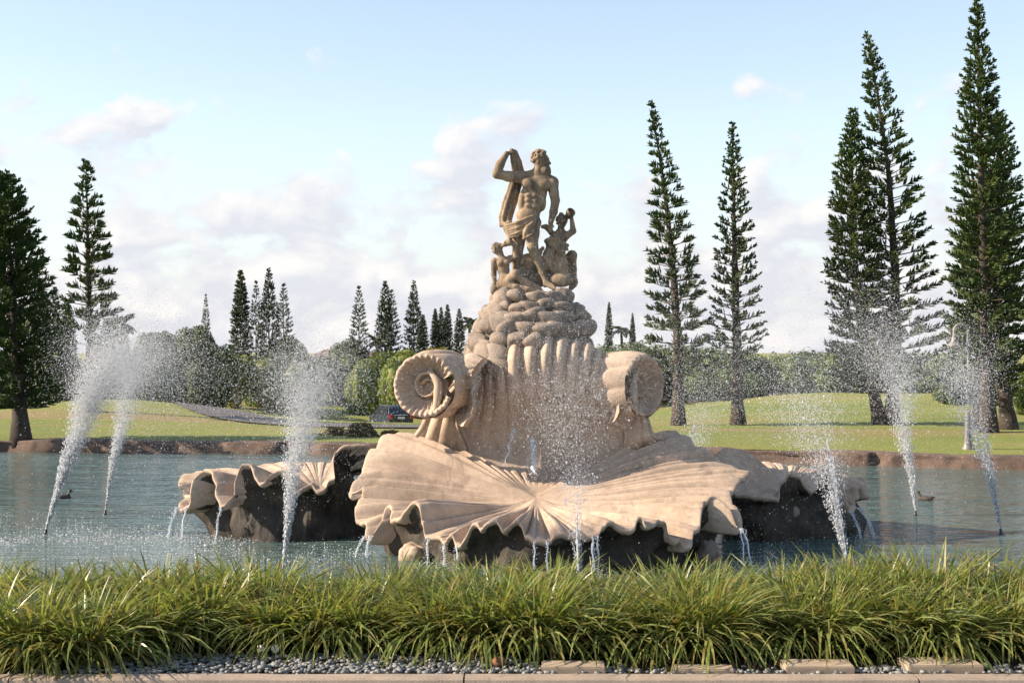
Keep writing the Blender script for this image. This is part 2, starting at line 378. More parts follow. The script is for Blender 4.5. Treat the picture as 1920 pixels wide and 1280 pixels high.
def mk_drop():
    m, nt, b, o = new_mat('water_drop')
    b.inputs['Base Color'].default_value = (0.86, 0.89, 0.93, 1); b.inputs['Roughness'].default_value = 0.12
    t = nt.nodes.new('ShaderNodeBsdfTranslucent'); t.inputs[0].default_value = (0.92, 0.93, 0.95, 1)
    ms = nt.nodes.new('ShaderNodeMixShader'); ms.inputs[0].default_value = 0.5
    nt.links.new(b.outputs[0], ms.inputs[1]); nt.links.new(t.outputs[0], ms.inputs[2]); nt.links.new(ms.outputs[0], o.inputs[0])
    return m
M['drop'] = mk_drop()
def mk_stream():
    m, nt, b, o = new_mat('falling_water')
    b.inputs['Base Color'].default_value = (0.8, 0.86, 0.92, 1); b.inputs['Roughness'].default_value = 0.08
    tr = nt.nodes.new('ShaderNodeBsdfTransparent'); ms = nt.nodes.new('ShaderNodeMixShader')
    nt.links.new(ramp(nt, noise_node(nt, 11.0, 3, 0.6, 'World', 0.2, (1, 1, 0.35)), ((0.42, (0.75, 0.75, 0.75)), (0.62, (0.15, 0.15, 0.15)))), ms.inputs[0])
    nt.links.new(b.outputs[0], ms.inputs[1]); nt.links.new(tr.outputs[0], ms.inputs[2]); nt.links.new(ms.outputs[0], o.inputs[0])
    return m
M['stream'] = mk_stream()
# ------------------------------------------------------------------ the setting
def y_far(x):
    """far shore of the pond"""
    y = np.interp(x, (-60, -40, -28, -18.5, -8, 5, 10, 15.6, 24, 34, 45), (16, 34, 46, 50.8, 49.8, 47.0, 45.2, 42.8, 37.0, 26.0, 14.0))
    return np.maximum(y, 14.0)
def lawn_z(x, y):
    z = 0.50 + 0.05 * np.sin(x * 0.21 + 1.3) * np.cos(y * 0.13)
    z = z - 2.5 * np.exp(-((x + 8.0) / 21.0) ** 2 - ((y - 102.0) / 24.0) ** 2)            # hollow where the car stands
    z = z + 1.05 * np.exp(-((x + 20.5) / 7.5) ** 2 - ((y - 74.0) / 10.0) ** 2)             # grassy hump left of the path
    z = z + 0.75 * np.exp(-((x - 19.0) / 7.0) ** 2 - ((y - 95.0) / 3.0) ** 2)             # fairway mounds
    z = z + 0.5 * np.exp(-((x - 12.0) / 5.0) ** 2 - ((y - 87.0) / 3.0) ** 2)
    z = z + 0.5 * np.exp(-((x - 30.0) / 6.0) ** 2 - ((y - 90.0) / 3.0) ** 2)
    z = z - 0.45 * np.exp(-((x - 28.0) / 3.0) ** 2 - ((y - 86.0) / 3.0) ** 2)
    z = z + 0.3 * np.exp(-((x - 40.0) / 14.0) ** 2 - ((y - 90.0) / 16.0) ** 2)
    z = z + np.clip((y - 240) / 400.0, 0, 4) * 0.0
    return z
def lz(x, y): return float(lawn_z(np.array(x, float), np.array(y, float)))
def lawn_hit(px, py):
    """where the line of sight through a pixel meets the lawn"""
    D = np.linspace(44, 300, 3000); x = (px - 960) / F * D; z = CAMZ - (py - HOR) / F * D
    k = np.argmax(z <= lawn_z(x, D)); return float(x[k]), float(D[k])

def build_setting():
    # water
    xs = np.linspace(-70, 50, 60); ys = np.linspace(12.0, 54.0, 30)
    X, Y = np.meshgrid(xs, ys, indexing='ij')
    tag(link('pond_water', grid_mesh('pond_water', np.stack((X, Y, np.zeros_like(X)), -1), M['water'])), 'rippled blue green water of the pond round the fountain', 'water', kind='structure')
    # lawn : one sheet from the far shore to the horizon
    xs = np.concatenate((np.array((-2500, -1200, -600, -300, -180, -120)), np.linspace(-90, 90, 170), np.array((120, 180, 300, 600, 1200, 2500))))
    v = np.concatenate((np.array((0.0, 0.15, 0.4, 0.8)), np.linspace(1.5, 110, 100), np.array((130, 160, 220, 320, 520, 1000, 2200, 4500))))
    X, Vv = np.meshgrid(xs, v, indexing='ij'); Y = y_far(X) + 0.34 + Vv
    Z = lawn_z(X, Y) - 0.10 * np.exp(-Vv / 0.35)
    Z += 0.02 * vnoise(np.stack((X, Y, 0 * X), -1), 0.8, 3, 2) * (Vv > 0.1)
    tag(link('lawn', grid_mesh('lawn', np.stack((X, Y, Z), -1), M['lawn'])), 'mown golf lawn running from the pond bank to the horizon', 'lawn', kind='structure')
    # earth bank along the far shore : a lumpy face about half a metre high
    xs = np.linspace(-48, 36, 900); t = np.linspace(0, 1, 16); X, T = np.meshgrid(xs, t, indexing='ij')
    prof = np.interp(T, (0, .3, .75, .92, 1), (-0.05, 0.02, 0.12, 0.30, 0.80))
    Z = np.interp(T, (0, .75, 1), (-0.12, 0.40, 0.43)) + 0 * X
    Q = np.stack((X, y_far(X), Z), -1); lump = vnoise(Q, 0.55, 11, 4); cr = np.abs(vnoise(Q * np.array((1, 1, .5)), 0.45, 21, 2))
    Y = y_far(X) - 0.12 + prof - 0.55 * lump * np.sin(np.pi * np.clip(T * 1.05, 0, 1)) + 0.34 * np.exp(-(cr / 0.05) ** 2) * np.sin(np.pi * T)
    Z = Z + 0.10 * lump * (T > 0.5)
    tag(link('earth_bank', grid_mesh('earth_bank', np.stack((X, Y, Z), -1), M['bank'])), 'low eroded reddish brown earth bank along the far shore', 'bank', kind='structure')
    # path crossing the lawn on the left
    pts = np.array([lawn_hit(*p) for p in ((285, 736), (330, 752), (385, 768), (440, 781), (500, 792), (570, 800))])
    pts = np.concatenate((pts, pts[-1:] + np.array(((6.0, -1.0), (14.0, -1.5)))))
    pts = np.concatenate((pts[:1] + np.array(((-8.0, 14.0),)), pts))
    c = gsmooth(resample(pts, 120), 6); n = np.gradient(c, axis=0); n = np.stack((-n[:, 1], n[:, 0]), -1); n /= np.linalg.norm(n, axis=1)[:, None]
    w = np.linspace(-1.7, 1.7, 7); P2 = c[:, None, :] + w[None, :, None] * n[:, None, :]
    Z = lawn_z(P2[..., 0], P2[..., 1]) + 0.06
    tag(link('path', grid_mesh('path', np.concatenate((P2, Z[..., None]), -1), M['path'], flip=True)), 'dark asphalt cart path running down the left lawn', 'path', kind='structure')
    # planting bed on the near shore, kerb and road
    xs = np.linspace(-30, 30, 240); ys = np.array((9.5, 9.6, 9.8, 10.0, 10.3, 10.8, 11.3, 11.8, 12.3, 12.8, 13.4, 14.2)); X, Y = np.meshgrid(xs, ys, indexing='ij')
    Z = np.interp(Y, (9.5, 11.6, 12.4, 14.2), (1.395, 1.40, 1.15, -0.7)); Z = Z + 0.025 * vnoise(np.stack((X, Y, 0 * X), -1), 3.0, 5, 3) * (Y > 9.9)
    tag(link('planting_bed', grid_mesh('planting_bed', np.stack((X, Y, Z), -1), M['soil'])), 'dark bark soil of the planting bed by the kerb', 'soil', kind='structure')
    b = MB(); b.add([(-60, -25, 1.25), (60, -25, 1.25), (60, 9.45, 1.25), (-60, 9.45, 1.25)], np.array(((0, 1, 2, 3),)))
    tag(b.build('road', M['asphalt']), 'asphalt road in front of the kerb', 'road', kind='structure')
    # kerb : cast lengths with a joint between them
    k = empty('kerb', (0, 9.49, 1.25)); tag(k, 'long concrete kerb edging the pebble bed along the bottom', 'kerb')
    jx = at(1717, 1262, 9.5)[0]; edges = [jx - 9.15, jx - 6.1, jx - 3.05, jx, jx + 3.05, jx + 6.1]
    for a, e in zip(edges[:-1], edges[1:]):
        a += 0.006; e -= 0.006; nx = 60; x = np.linspace(a, e, nx)
        prof = np.array(((9.405, 1.10), (9.41, 1.385), (9.418, 1.405), (9.435, 1.415), (9.545, 1.42), (9.565, 1.412), (9.572, 1.39), (9.572, 1.2)))
        P = np.empty((nx, len(prof), 3)); P[..., 0] = x[:, None]; P[..., 1:] = prof[None]
        wob = vnoise(P, 4.0, 9, 3); P[..., 1] += 0.004 * wob; P[..., 2] += 0.003 * wob; P -= np.array((0, 9.49, 1.25))
        m = len(prof); V = P.reshape(-1, 3)
        caps = np.concatenate((np.arange(m)[None, ::-1], (np.arange(m) + (nx - 1) * m)[None]))
        link('kerb_length', np_mesh('kerb_length', V, [grid_faces(nx, m, False, 0, True), caps], M['concrete'], False), k)
build_setting()

def build_pebbles():
    bm = bmesh.new(); bmesh.ops.create_icosphere(bm, subdivisions=1, radius=1.0); bm.verts.ensure_lookup_table()
    bv = np.array([v.co[:] for v in bm.verts]); bf = np.array([[v.index for v in f.verts] for f in bm.faces]); bm.free()
    r = np.random.default_rng(4); Vs = []; Fs = []; k = 0
    n = 4200
    for i in range(n):
        x = r.uniform(-4.3, 4.3); y = 9.59 + 0.62 * r.uniform() ** 1.1
        px = 960 + x / y * F; lim = 10.3 if px < 960 else np.interp(px, (960, 1050, 1500, 1900), (10.0, 9.72, 9.72, 9.85))
        if px < 210: lim = np.interp(px, (0, 120, 210), (9.6, 9.65, 10.1))
        if y > lim + r.normal() * 0.04: continue
        s = r.uniform(0.011, 0.024) * (1.0 if r.uniform() > .15 else 1.4); sc = np.array((s * r.uniform(0.9, 1.5), s, s * r.uniform(0.45, 0.75))); a = r.uniform(0, 6.28)
        V = bv * sc; V = V * (1 + 0.12 * vnoise(bv, 1.3, i)[:, None])
        V = V @ np.array(((math.cos(a), math.sin(a), 0), (-math.sin(a), math.cos(a), 0), (0, 0, 1)))
        V += np.array((x, y, 1.402 + r.uniform(0, 0.022))); Vs.append(V); Fs.append(bf + k); k += len(V)
    me = np_mesh('pebbles', np.concatenate(Vs), np.concatenate(Fs), M['pebble'])
    tag(link('pebbles', me), 'grey river pebbles strewn between the kerb and the plants', 'pebbles', kind='stuff')
build_pebbles()

def slab(pxa, pxb, D0, D1, zt, label):
    b = MB(); xa, xb = at(pxa, 1250, D0)[0], at(pxb, 1250, D0)[0]; w = (xb - xa) / 2; d = (D1 - D0) / 2
    bm = bmesh.new(); bmesh.ops.create_cube(bm, size=2.0)
    for v in bm.verts: v.co = (v.co.x * w, v.co.y * d, v.co.z * 0.03)
    bmesh.ops.bevel(bm, geom=list(bm.edges), offset=0.008, segments=2, affect='EDGES'); me = bpy.data.meshes.new('stepping_slab'); bm.to_mesh(me); bm.free(); me.materials.append(M['slab'])
    o = link('stepping_slab', me, None, ((xa + xb) / 2, (D0 + D1) / 2, zt - 0.03)); o.rotation_euler = (R(random.uniform(-1, 3)), 0, R(random.uniform(-2, 2)))
    tag(o, label, 'slab', 'tan stepping slabs behind the kerb')
slab(1016, 1136, 9.60, 9.80, 1.455, 'tan concrete slab by the kerb just right of the red rock')
slab(1266, 1378, 9.60, 9.74, 1.440, 'lowest thin tan slab by the kerb, second from the red rock')
slab(1474, 1604, 9.60, 9.83, 1.458, 'tan concrete slab by the kerb, third from the red rock')
slab(1704, 1846, 9.60, 9.90, 1.462, 'largest tan slab behind the kerb joint at the right')
def red_rock():
    bm = bmesh.new(); bmesh.ops.create_icosphere(bm, subdivisions=3, radius=1.0); V = np.array([v.co[:] for v in bm.verts])
    V = V * np.array((0.050, 0.045, 0.040)) * (1 + 0.22 * vnoise(V, 1.4, 31, 3)[:, None])
    for v, c in zip(bm.verts, V): v.co = c
    me = bpy.data.meshes.new('red_rock'); bm.to_mesh(me); bm.free(); me.materials.append(M['brick_rock']); me.polygons.foreach_set('use_smooth', [True] * len(me.polygons))
    p = at(936, 1237, 9.83); tag(link('red_rock', me, None, (p[0], p[1], 1.435)), 'single red brown rock lying on the pebbles', 'rock')
red_rock()
def spotlight():
    p = at(503, 1218, 10.15); t = empty('ground_spotlight', (p[0], p[1], 1.40)); tag(t, 'small twin ground spotlight with shiny lenses under the plants', 'spotlight')
    b = MB(); b.tube([(0, 0, -0.02), (0, 0, 0.05)], 0.008, 8); b.tube([(-0.05, 0, 0.05), (0.05, 0, 0.05)], 0.008, 8); b.build('stake', M['black'], t)
    for s in (-1, 1):
        b = MB(); b.lathe([(0.0, -0.05), (0.018, -0.048), (0.030, 0.0), (0.034, 0.012), (0.0, 0.012)], (0, 0, 0), 16); o = b.build('lamp_head', M['silver'], t, True); o.location = (s * 0.05, 0, 0.062); o.rotation_euler = (R(70), 0, R(18 * s))
        b = MB(); b.lathe([(0.0, 0.020), (0.02, 0.018), (0.029, 0.013)], (0, 0, 0), 16); b.build('lens', M['white_metal'], o, True)
spotlight()
# ------------------------------------------------------------------ pines
def spindles(A, B, rad, mid=0.45):
    """thin tapered branchlets from A to B : (n,3) each, 5 vertices and 6 triangles"""
    d = B - A; L = np.linalg.norm(d, axis=1)[:, None] + 1e-9; t = d / L
    ref = np.where(np.abs(t[:, 2:3]) < 0.9, np.array((0, 0, 1.0)), np.array((1.0, 0, 0)))
    a = np.cross(t, ref); a /= np.linalg.norm(a, axis=1)[:, None]; b = np.cross(t, a); m = A + d * mid; r = np.broadcast_to(rad, (len(A),))[:, None]
    V = np.stack([A] + [m + r * (math.cos(p) * a + math.sin(p) * b) for p in (0.5, 2.6, 4.7)] + [B], 1)
    k = (np.arange(len(A)) * 5)[:, None, None]
    f = np.array(((0, 2, 1), (0, 3, 2), (0, 1, 3), (4, 1, 2), (4, 2, 3), (4, 3, 1)))[None] + k
    return V.reshape(-1, 3), f.reshape(-1, 3)
def pine_meshes(seed, H, Rad, cb=0.12, inner=0.15, dens=14.0, step=0.42, lean=(0, 0), bow=0.0, trunk_r=0.42, rope=0.040, blen=0.50, prof=0.8, up=0.12, near=True, mat='pine'):
    r = np.random.default_rng(seed)
    def axis(h):
        s = h / H; return np.array((lean[0] * s + bow * 4 * s * (1 - s), lean[1] * s, h))
    A = []; B = []; Ra = []; W = MB()
    h = H * 0.992; top = H - H * cb
    while h > H * cb:
        t = (H - h) / top; ln = Rad * (0.05 + 0.95 * t ** prof) * (1.0 if t < 0.95 else 1 - 5 * (t - 0.95)); n = int(r.integers(5, 8)); az0 = r.uniform(0, 6.28); o = axis(h)
        for k in range(n):
            az = az0 + k * 2 * np.pi / n + r.normal() * 0.15; L = ln * r.uniform(0.90, 1.08); dh = np.array((math.cos(az), math.sin(az), 0)); e = 0.55 * (1 - t) ** 2 + r.normal() * 0.03 + 0.03; hz = h + r.normal() * step * 0.15
            if r.uniform() < 0.03: continue
            c = (up + 0.08) * r.uniform(0.85, 1.2)
            def pt(s): return np.array((o[0], o[1], hz)) + dh[None] * (L * s)[:, None] + np.array((0, 0, 1.0))[None] * (L * (e * s + c * s * s))[:, None]
            if near and L > 0.7: W.tube(pt(np.array((0, 0.5, 0.93))), np.array((0.035, 0.022, 0.008)) * (0.6 + 0.25 * L), 3, False)
            i0 = inner * r.uniform(0.6, 1.3) if t > 0.12 else inner * 0.3
            m = max(7, int(L * (1 - i0) * dens * 2.05)); s = i0 + (1 - i0) * r.uniform(0, 1, m) ** 0.85
            p = pt(s); ax = dh * 0.9 + np.array((0, 0, e + 2 * c * 0.6)); ax /= np.linalg.norm(ax)
            q = r.normal(size=(m, 3)); q -= (q @ ax)[:, None] * ax; q /= np.linalg.norm(q, axis=1)[:, None]
            d = 0.80 * ax + 0.75 * q + np.array((0, 0, 0.38)); d /= np.linalg.norm(d, axis=1)[:, None]
            bl = blen * (0.55 + 0.6 * r.uniform(size=m)) * np.clip(0.45 + 1.2 * (1 - s), 0.4, 1.0) * np.clip(0.45 + t * 1.6, 0.45, 1.0)
            A.append(p); B.append(p + d * bl[:, None]); Ra.append(np.full(m, rope) * r.uniform(0.7, 1.3, m))
        h -= step * (0.55 + 0.6 * t) * r.uniform(0.85, 1.15)
    # clothing of the leader
    m = int(60 + H * 16); s = r.uniform(max(cb + 0.03, 0.16), 1.0, m) * 0.98
    if near:
        hh = s * H; p = np.stack([axis(x) for x in hh]); d = r.normal(size=(m, 3)); d[:, 2] = np.abs(d[:, 2]) + 0.5; d /= np.linalg.norm(d, axis=1)[:, None]
        A.append(p); B.append(p + d * (0.55 * (0.3 + (1 - s)))[:, None]); Ra.append(np.full(m, rope * 1.2))
    V, f = spindles(np.concatenate(A), np.concatenate(B), np.concatenate(Ra))
    crown = np_mesh('crown', V, f, M[mat], False)
    s = np.linspace(0, 1, 26 if near else 8); pts = np.stack([axis(x * H) for x in s]); pts[0, 2] = -0.4; rad = trunk_r * (0.62 * (1 - s) ** 1.2 + 0.02 * (1 - s)) + 0.02; rad[0] *= 1.45; rad[1] *= 1.12
    T = MB(); n = 14 if near else 6; T.tube(pts, rad, n)
    V = np.concatenate(T.V); V = V + 0.04 * trunk_r / 0.4 * np.stack((vnoise(V, 3, 1, 2), vnoise(V, 3, 2, 2), 0 * V[:, 0]), -1)
    T.V = [V]; trunk = T.mesh('trunk', M['bark'], True)
    limbs = W.mesh('limbs', M['limb'], True) if near and W.V else None
    return crown, trunk, limbs
def place_pine(meshes, loc, label, sc=1.0, rz=0.0, group='cook pines on the golf lawn', sxy=None):
    t = empty('pine_tree', loc, rz); t.scale = (sxy or sc, sxy or sc, sc); tag(t, label, 'tree', group)
    link('crown', meshes[0], t); link('trunk', meshes[1], t)
    if meshes[2]: link('limbs', meshes[2], t)
    return t
def near_pine(seed, base, top, hw, label, D=None, **kw):
    """base, top: pixels of the foot and the leader; hw: half width of the crown in pixels"""
    if D is None: x, D = lawn_hit(*base)
    x = (base[0] - 960) / F * D; z0 = lz(x, D); H = CAMZ - (top[1] - HOR) / F * D - z0
    lean = (top[0] - base[0]) / F * D
    ms = pine_meshes(seed, H, hw / F * D, lean=(lean, 0), **kw)
    return place_pine(ms, (x, D, z0 - 0.02), label)
near_pine(11, (40, 822), (10, 325), 106, 'dense dark cook pine at the left edge of the picture', cb=0.12, inner=0.12, dens=30, step=0.33, prof=0.62, trunk_r=0.46, blen=0.46, rope=0.036)
near_pine(12, (171, 772), (161, 302), 66, 'tall open cook pine with bare lower limbs, second from the left edge', cb=0.24, inner=0.42, dens=24, step=0.60, prof=0.75, trunk_r=0.34, blen=0.55, rope=0.042)
near_pine(13, (1272, 797), (1220, 196), 76, 'slender leaning open cook pine just right of the fountain', cb=0.15, inner=0.40, dens=22, step=0.60, prof=0.95, trunk_r=0.40, bow=0.35)
near_pine(14, (1384, 797), (1373, 233), 68, 'straight airy cook pine between the fountain and the twin pines', cb=0.16, inner=0.36, dens=19, step=0.50, prof=0.85, trunk_r=0.42, blen=0.36, up=0.2)
near_pine(15, (1652, 796), (1600, 207), 84, 'shorter left trunk of the twin leaning pines', cb=0.10, inner=0.22, dens=20, step=0.42, prof=0.75, trunk_r=0.40, bow=-0.5)
near_pine(16, (1671, 796), (1625, 68), 104, 'taller right trunk of the twin leaning pines', cb=0.09, inner=0.38, dens=22, step=0.58, prof=0.85, trunk_r=0.44, bow=0.6, blen=0.46)
near_pine(17, (1834, 803), (1848, 330), 84, 'lower dense pine hidden behind the lamp post, leftmost of three trunks', cb=0.10, inner=0.2, dens=20, step=0.40, prof=0.6, trunk_r=0.36)
near_pine(18, (1854, 810), (1831, -4), 92, 'tallest cook pine reaching the top of the picture at right', cb=0.13, inner=0.22, dens=23, step=0.42, prof=0.78, trunk_r=0.46, blen=0.40)
near_pine(19, (1893, 805), (1878, 215), 100, 'dense cook pine with reddish leaning trunk at the right edge', cb=0.13, inner=0.18, dens=22, step=0.42, prof=0.65, trunk_r=0.46, bow=-0.4, blen=0.42)
# farther pines share four meshes
FP = [pine_meshes(31, 14.0, 1.9, cb=0.05, inner=0.16, dens=13, step=0.42, prof=0.7, near=False, trunk_r=0.28, rope=0.055, blen=0.5, up=0.22, mat='pine_far'),
      pine_meshes(32, 14.0, 2.0, cb=0.06, inner=0.36, dens=13, step=0.62, prof=0.8, near=False, trunk_r=0.22, rope=0.055, blen=0.5, up=0.30, mat='pine_far'),
      pine_meshes(33, 14.0, 1.4, cb=0.04, inner=0.10, dens=17, step=0.40, prof=0.6, near=False, trunk_r=0.28, rope=0.060, blen=0.5, up=0.15, mat='pine_far'),
      pine_meshes(34, 14.0, 2.3, cb=0.05, inner=0.22, dens=13, step=0.50, prof=0.8, near=False, trunk_r=0.24, rope=0.055, blen=0.55, up=0.25, mat='pine_far')]
for i, (v, px, ytop, D, wid, label) in enumerate((
    (2, 76, 530, 100, 1.2, 'dark narrow far pine just behind the dense pine at the left edge'),
    (0, 86, 546, 112, 0.9, 'faint far pine left of the open tall pine'),
    (0, 103, 538, 108, 1.1, 'pointed far pine left of the open tall pine'),
    (2, 126, 562, 82, 1.15, 'bushy stacked pine touching the left of the open tall pine'),
    (3, 198, 600, 84, 1.1, 'short bushy pine touching the right of the open tall pine'),
    (1, 386, 551, 165, 0.75, 'small thin pine standing alone above the dome shaped tree'),
    (2, 451, 507, 118, 1.35, 'dense dark pine, leftmost of the far group of four'),
    (1, 480, 526, 124, 0.9, 'thin open pine, second of the far group of four'),
    (3, 504, 504, 120, 1.05, 'tallest open pine, third of the far group of four'),
    (1, 532, 531, 122, 1.1, 'open pine, rightmost of the far group of four'),
    (1, 673, 536, 130, 1.15, 'airy pine rising behind the low round tree'),
    (0, 722, 527, 128, 1.15, 'dense pine left of the volute, taller of a close pair'),
    (1, 734, 543, 131, 1.2, 'thin pine in the close pair left of the volute'),
    (3, 776, 527, 128, 1.0, 'open pine directly above the left volute'),
    (2, 793, 590, 126, 1.2, 'short dark bushy pine above the left volute'),
    (2, 816, 579, 132, 1.0, 'left of three short dark pines beside the stone mound'),
    (2, 827, 576, 134, 0.9, 'middle of three short dark pines beside the stone mound'),
    (2, 839, 571, 132, 1.0, 'right of three short dark pines beside the stone mound'),
    (0, 861, 579, 130, 0.95, 'small separate dark pine next to the palm at the mound'),
    (2, 1142, 567, 140, 0.8, 'narrow small far pine right of the stone mound'),
    (2, 1186, 587, 140, 0.7, 'smallest narrow far pine right of the stone mound'))):
    x = (px - 960) / F * D; z0 = lz(x, D); H = CAMZ - (ytop - HOR) / F * D - z0; sc = H / 14.0
    place_pine(FP[v], (x, D, z0 - 0.05), label, sc, random.uniform(0, 6), 'far cook pines beyond the lawn', sc ** 0.5 * wid * 0.78)

# ------------------------------------------------------------------ broadleaf trees, hedges and shrubs
def leaf_cloud(seed, lobes, n, size, mat, flat=0.5):
    """leaf faces spread through the outer shell of a union of lumpy lobes (cx,cy,cz,rx,ry,rz)"""
    r = np.random.default_rng(seed); lobes = np.array(lobes, float); w = (lobes[:, 3] * lobes[:, 5] + lobes[:, 4] * lobes[:, 5]); w = w / w.sum()
    k = r.choice(len(lobes), n, p=w); u = r.normal(size=(n, 3)); u /= np.linalg.norm(u, axis=1)[:, None]
    sh = 1.0 - 0.30 * r.uniform(size=n) ** 2.2
    c = lobes[k, :3]; rad = lobes[k, 3:]; P = c + u * rad * sh[:, None]
    lump = vnoise(P, 0.9, seed, 2); P = P + u * (0.32 * lump)[:, None]
    # drop leaves buried in another lobe
    keep = np.ones(n, bool)
    for j in range(len(lobes)):
        q = (((P - lobes[j, :3]) / lobes[j, 3:]) ** 2).sum(1); keep &= ~((q < 0.50) & (k != j))
    keep &= P[:, 2] > 0.02; keep &= ~((vnoise(P, 1.3, seed + 5, 1) < -0.42) & (sh > 0.85)); P = P[keep]; u = u[keep]; n = len(P)
    nrm = u + r.normal(size=(n, 3)) * 0.65 + np.array((0, 0, 0.35)); nrm /= np.linalg.norm(nrm, axis=1)[:, None]
    a = np.cross(nrm, r.normal(size=(n, 3))); a /= np.linalg.norm(a, axis=1)[:, None]; b = np.cross(nrm, a); s = size * r.uniform(0.6, 1.35, n)[:, None]
    V = np.stack((P - a * s, P - b * s * flat + nrm * s * 0.2, P + a * s, P + b * s * flat + nrm * s * 0.2), 1).reshape(-1, 3)
    i = (np.arange(n) * 4)[:, None]; f = np.concatenate((i + np.array((0, 1, 2))[None], i + np.array((0, 2, 3))[None]))
    return np_mesh('crown', V, f, M[mat], False)
def core_mesh(lobes, mat, k=0.80):
    b = MB()
    for c in lobes:
        ph = np.linspace(0, np.pi, 7); prof = np.stack((np.sin(ph), -np.cos(ph)), -1); n = 10; th = np.linspace(0, 2 * np.pi, n, endpoint=False)
        V = np.stack((prof[None, :, 0] * np.cos(th)[:, None] * c[3] * k, prof[None, :, 0] * np.sin(th)[:, None] * c[4] * k, np.broadcast_to(prof[None, :, 1] * c[5] * k, (n, 7))), -1).reshape(-1, 3) + np.array(c[:3])
        V[:, 2] = np.maximum(V[:, 2], 0.0); b.add(V, grid_faces(n, 7, True))
    return b.mesh('inner_foliage', M[mat], True)
def stems(seed, h, spread, n=5, rad=0.11):
    r = np.random.default_rng(seed); b = MB()
    for i in range(n):
        a = r.uniform(0, 6.28); p = np.array((math.cos(a), math.sin(a), 0)) * spread
        b.tube([(p[0] * .25, p[1] * .25, -0.25), tuple(p * 0.5 + np.array((0, 0, h * 0.45))), tuple(p + np.array((0, 0, h * 0.85)))], (rad, rad * .7, rad * .25), 6)
    return b.mesh('trunk', M['bark'], True)
def rand_lobes(seed, w, d, h, n, flat_top=False):
    r = np.random.default_rng(seed); L = [(0, 0, h * 0.45, w * 0.62, d * 0.62, h * 0.50)]
    for i in range(n):
        a = 2 * np.pi * i / n + r.normal() * 0.2; q = r.uniform(0.45, 0.62); rr = r.uniform(0.33, 0.45)
        z = h * (r.uniform(0.30, 0.66) if not flat_top else r.uniform(0.36, 0.60))
        L.append((math.cos(a) * w * q, math.sin(a) * d * q, z, w * rr, d * rr, min(h * r.uniform(0.28, 0.38), (h - z) * 1.05)))
    for i in range(n // 2):
        a = r.uniform(0, 6.28); q = r.uniform(0.1, 0.4); L.append((math.cos(a) * w * q, math.sin(a) * d * q, h * 0.72, w * 0.33, d * 0.33, h * 0.26))
    return L
def shrub_proto(seed, w, d, h, n, leaves, size, mat, flat_top=False):
    L = rand_lobes(seed, w, d, h, n, flat_top)
    return leaf_cloud(seed, L, leaves, size, mat), core_mesh(L, mat), stems(seed, h, min(w, d) * 0.4), (w, d, h)
PR = {'dome': shrub_proto(51, 3.0, 3.0, 5.0, 9, 21000, 0.125, 'shrub'),
      'dome2': shrub_proto(52, 3.4, 3.0, 4.4, 8, 19000, 0.125, 'shrub'),
      'hedge': shrub_proto(53, 2.2, 1.8, 4.4, 7, 17000, 0.12, 'hedge', True),
      'hedge2': shrub_proto(54, 2.4, 1.9, 4.4, 8, 17000, 0.12, 'hedge', True),
      'pale': shrub_proto(55, 2.3, 2.0, 4.4, 9, 17000, 0.13, 'hedge_pale'),
      'dry': shrub_proto(56, 1.2, 0.9, 1.3, 6, 6000, 0.075, 'dry'),
      'tuft': shrub_proto(57, 2.6, 2.4, 5.4, 12, 12000, 0.13, 'wood_far')}
def shrub(kind, px0, px1, ytop, ybase, D, label, name='shrub', cat='shrub', group=None, rz=None):
    """fills the pixel box px0..px1, ytop..ybase at distance D"""
    cr, co, st, (w, d, h) = PR[kind]; x = ((px0 + px1) / 2 - 960) / F * D; z0 = min(lz(x, D), CAMZ - (ybase - HOR) / F * D); hh = CAMZ - (ytop - HOR) / F * D - z0; ww = (px1 - px0) / 2 / F * D
    t = empty(name, (x, D, z0 - 0.05), random.uniform(-0.5, 0.5) if rz is None else rz); t.scale = (ww / w, ww / w, hh / h); tag(t, label, cat, group)
    link('crown', cr, t); link('inner_foliage', co, t); link('trunk', st, t)
G = 'clipped hedge shrubs beyond the car'
shrub('dome', 303, 446, 612, 745, 108, 'large dark dome shaped tree left of the hedge', 'broadleaf_tree', 'tree')
shrub('dome2', 486, 606, 628, 745, 128, 'dark round tree behind the hedge right of four pines', 'broadleaf_tree', 'tree')
shrub('dome2', 610, 716, 632, 745, 130, 'low round green tree behind the hedge under an airy pine', 'broadleaf_tree', 'tree')
shrub('hedge', 396, 486, 662, 757, 112, 'rounded yellow green hedge shrub right of the dome tree', group=G)
shrub('hedge2', 372, 432, 690, 757, 109, 'small bright shrub at the foot of the dome tree', group=G)
shrub('hedge2', 470, 560, 660, 756, 119, 'hedge shrub with orange tips, second behind the pale pair', group=G)
shrub('pale', 448, 530, 672, 760, 114, 'pale leafy shrub left in front of the hedge', group=G)
shrub('pale', 515, 585, 680, 762, 113, 'pale leafy shrub right of another, behind the near left jet', group=G)
shrub('hedge', 548, 630, 664, 756, 119, 'hedge shrub with orange tips behind the near left jet', group=G)
shrub('hedge2', 612, 690, 660, 756, 120, 'hedge shrub with orange tips below the low round tree', group=G)
shrub('hedge', 670, 760, 656, 756, 121, 'orange tipped hedge shrub left of the left volute', group=G)
shrub('pale', 640, 716, 672, 766, 113, 'light green shrub standing left behind the car', group=G)
shrub('pale', 700, 800, 655, 772, 112, 'light green shrub standing directly behind the car and volute', group=G)
shrub('hedge', 770, 860, 648, 756, 119, 'yellow green shrub peeking over the left volute', group=G)
shrub('tuft', 245, 350, 616, 742, 100, 'loose grey green tree behind the top of the left plume', 'broadleaf_tree', 'tree')
shrub('dome', 150, 270, 628, 740, 96, 'round bush behind the far left plume', 'broadleaf_tree', 'tree')
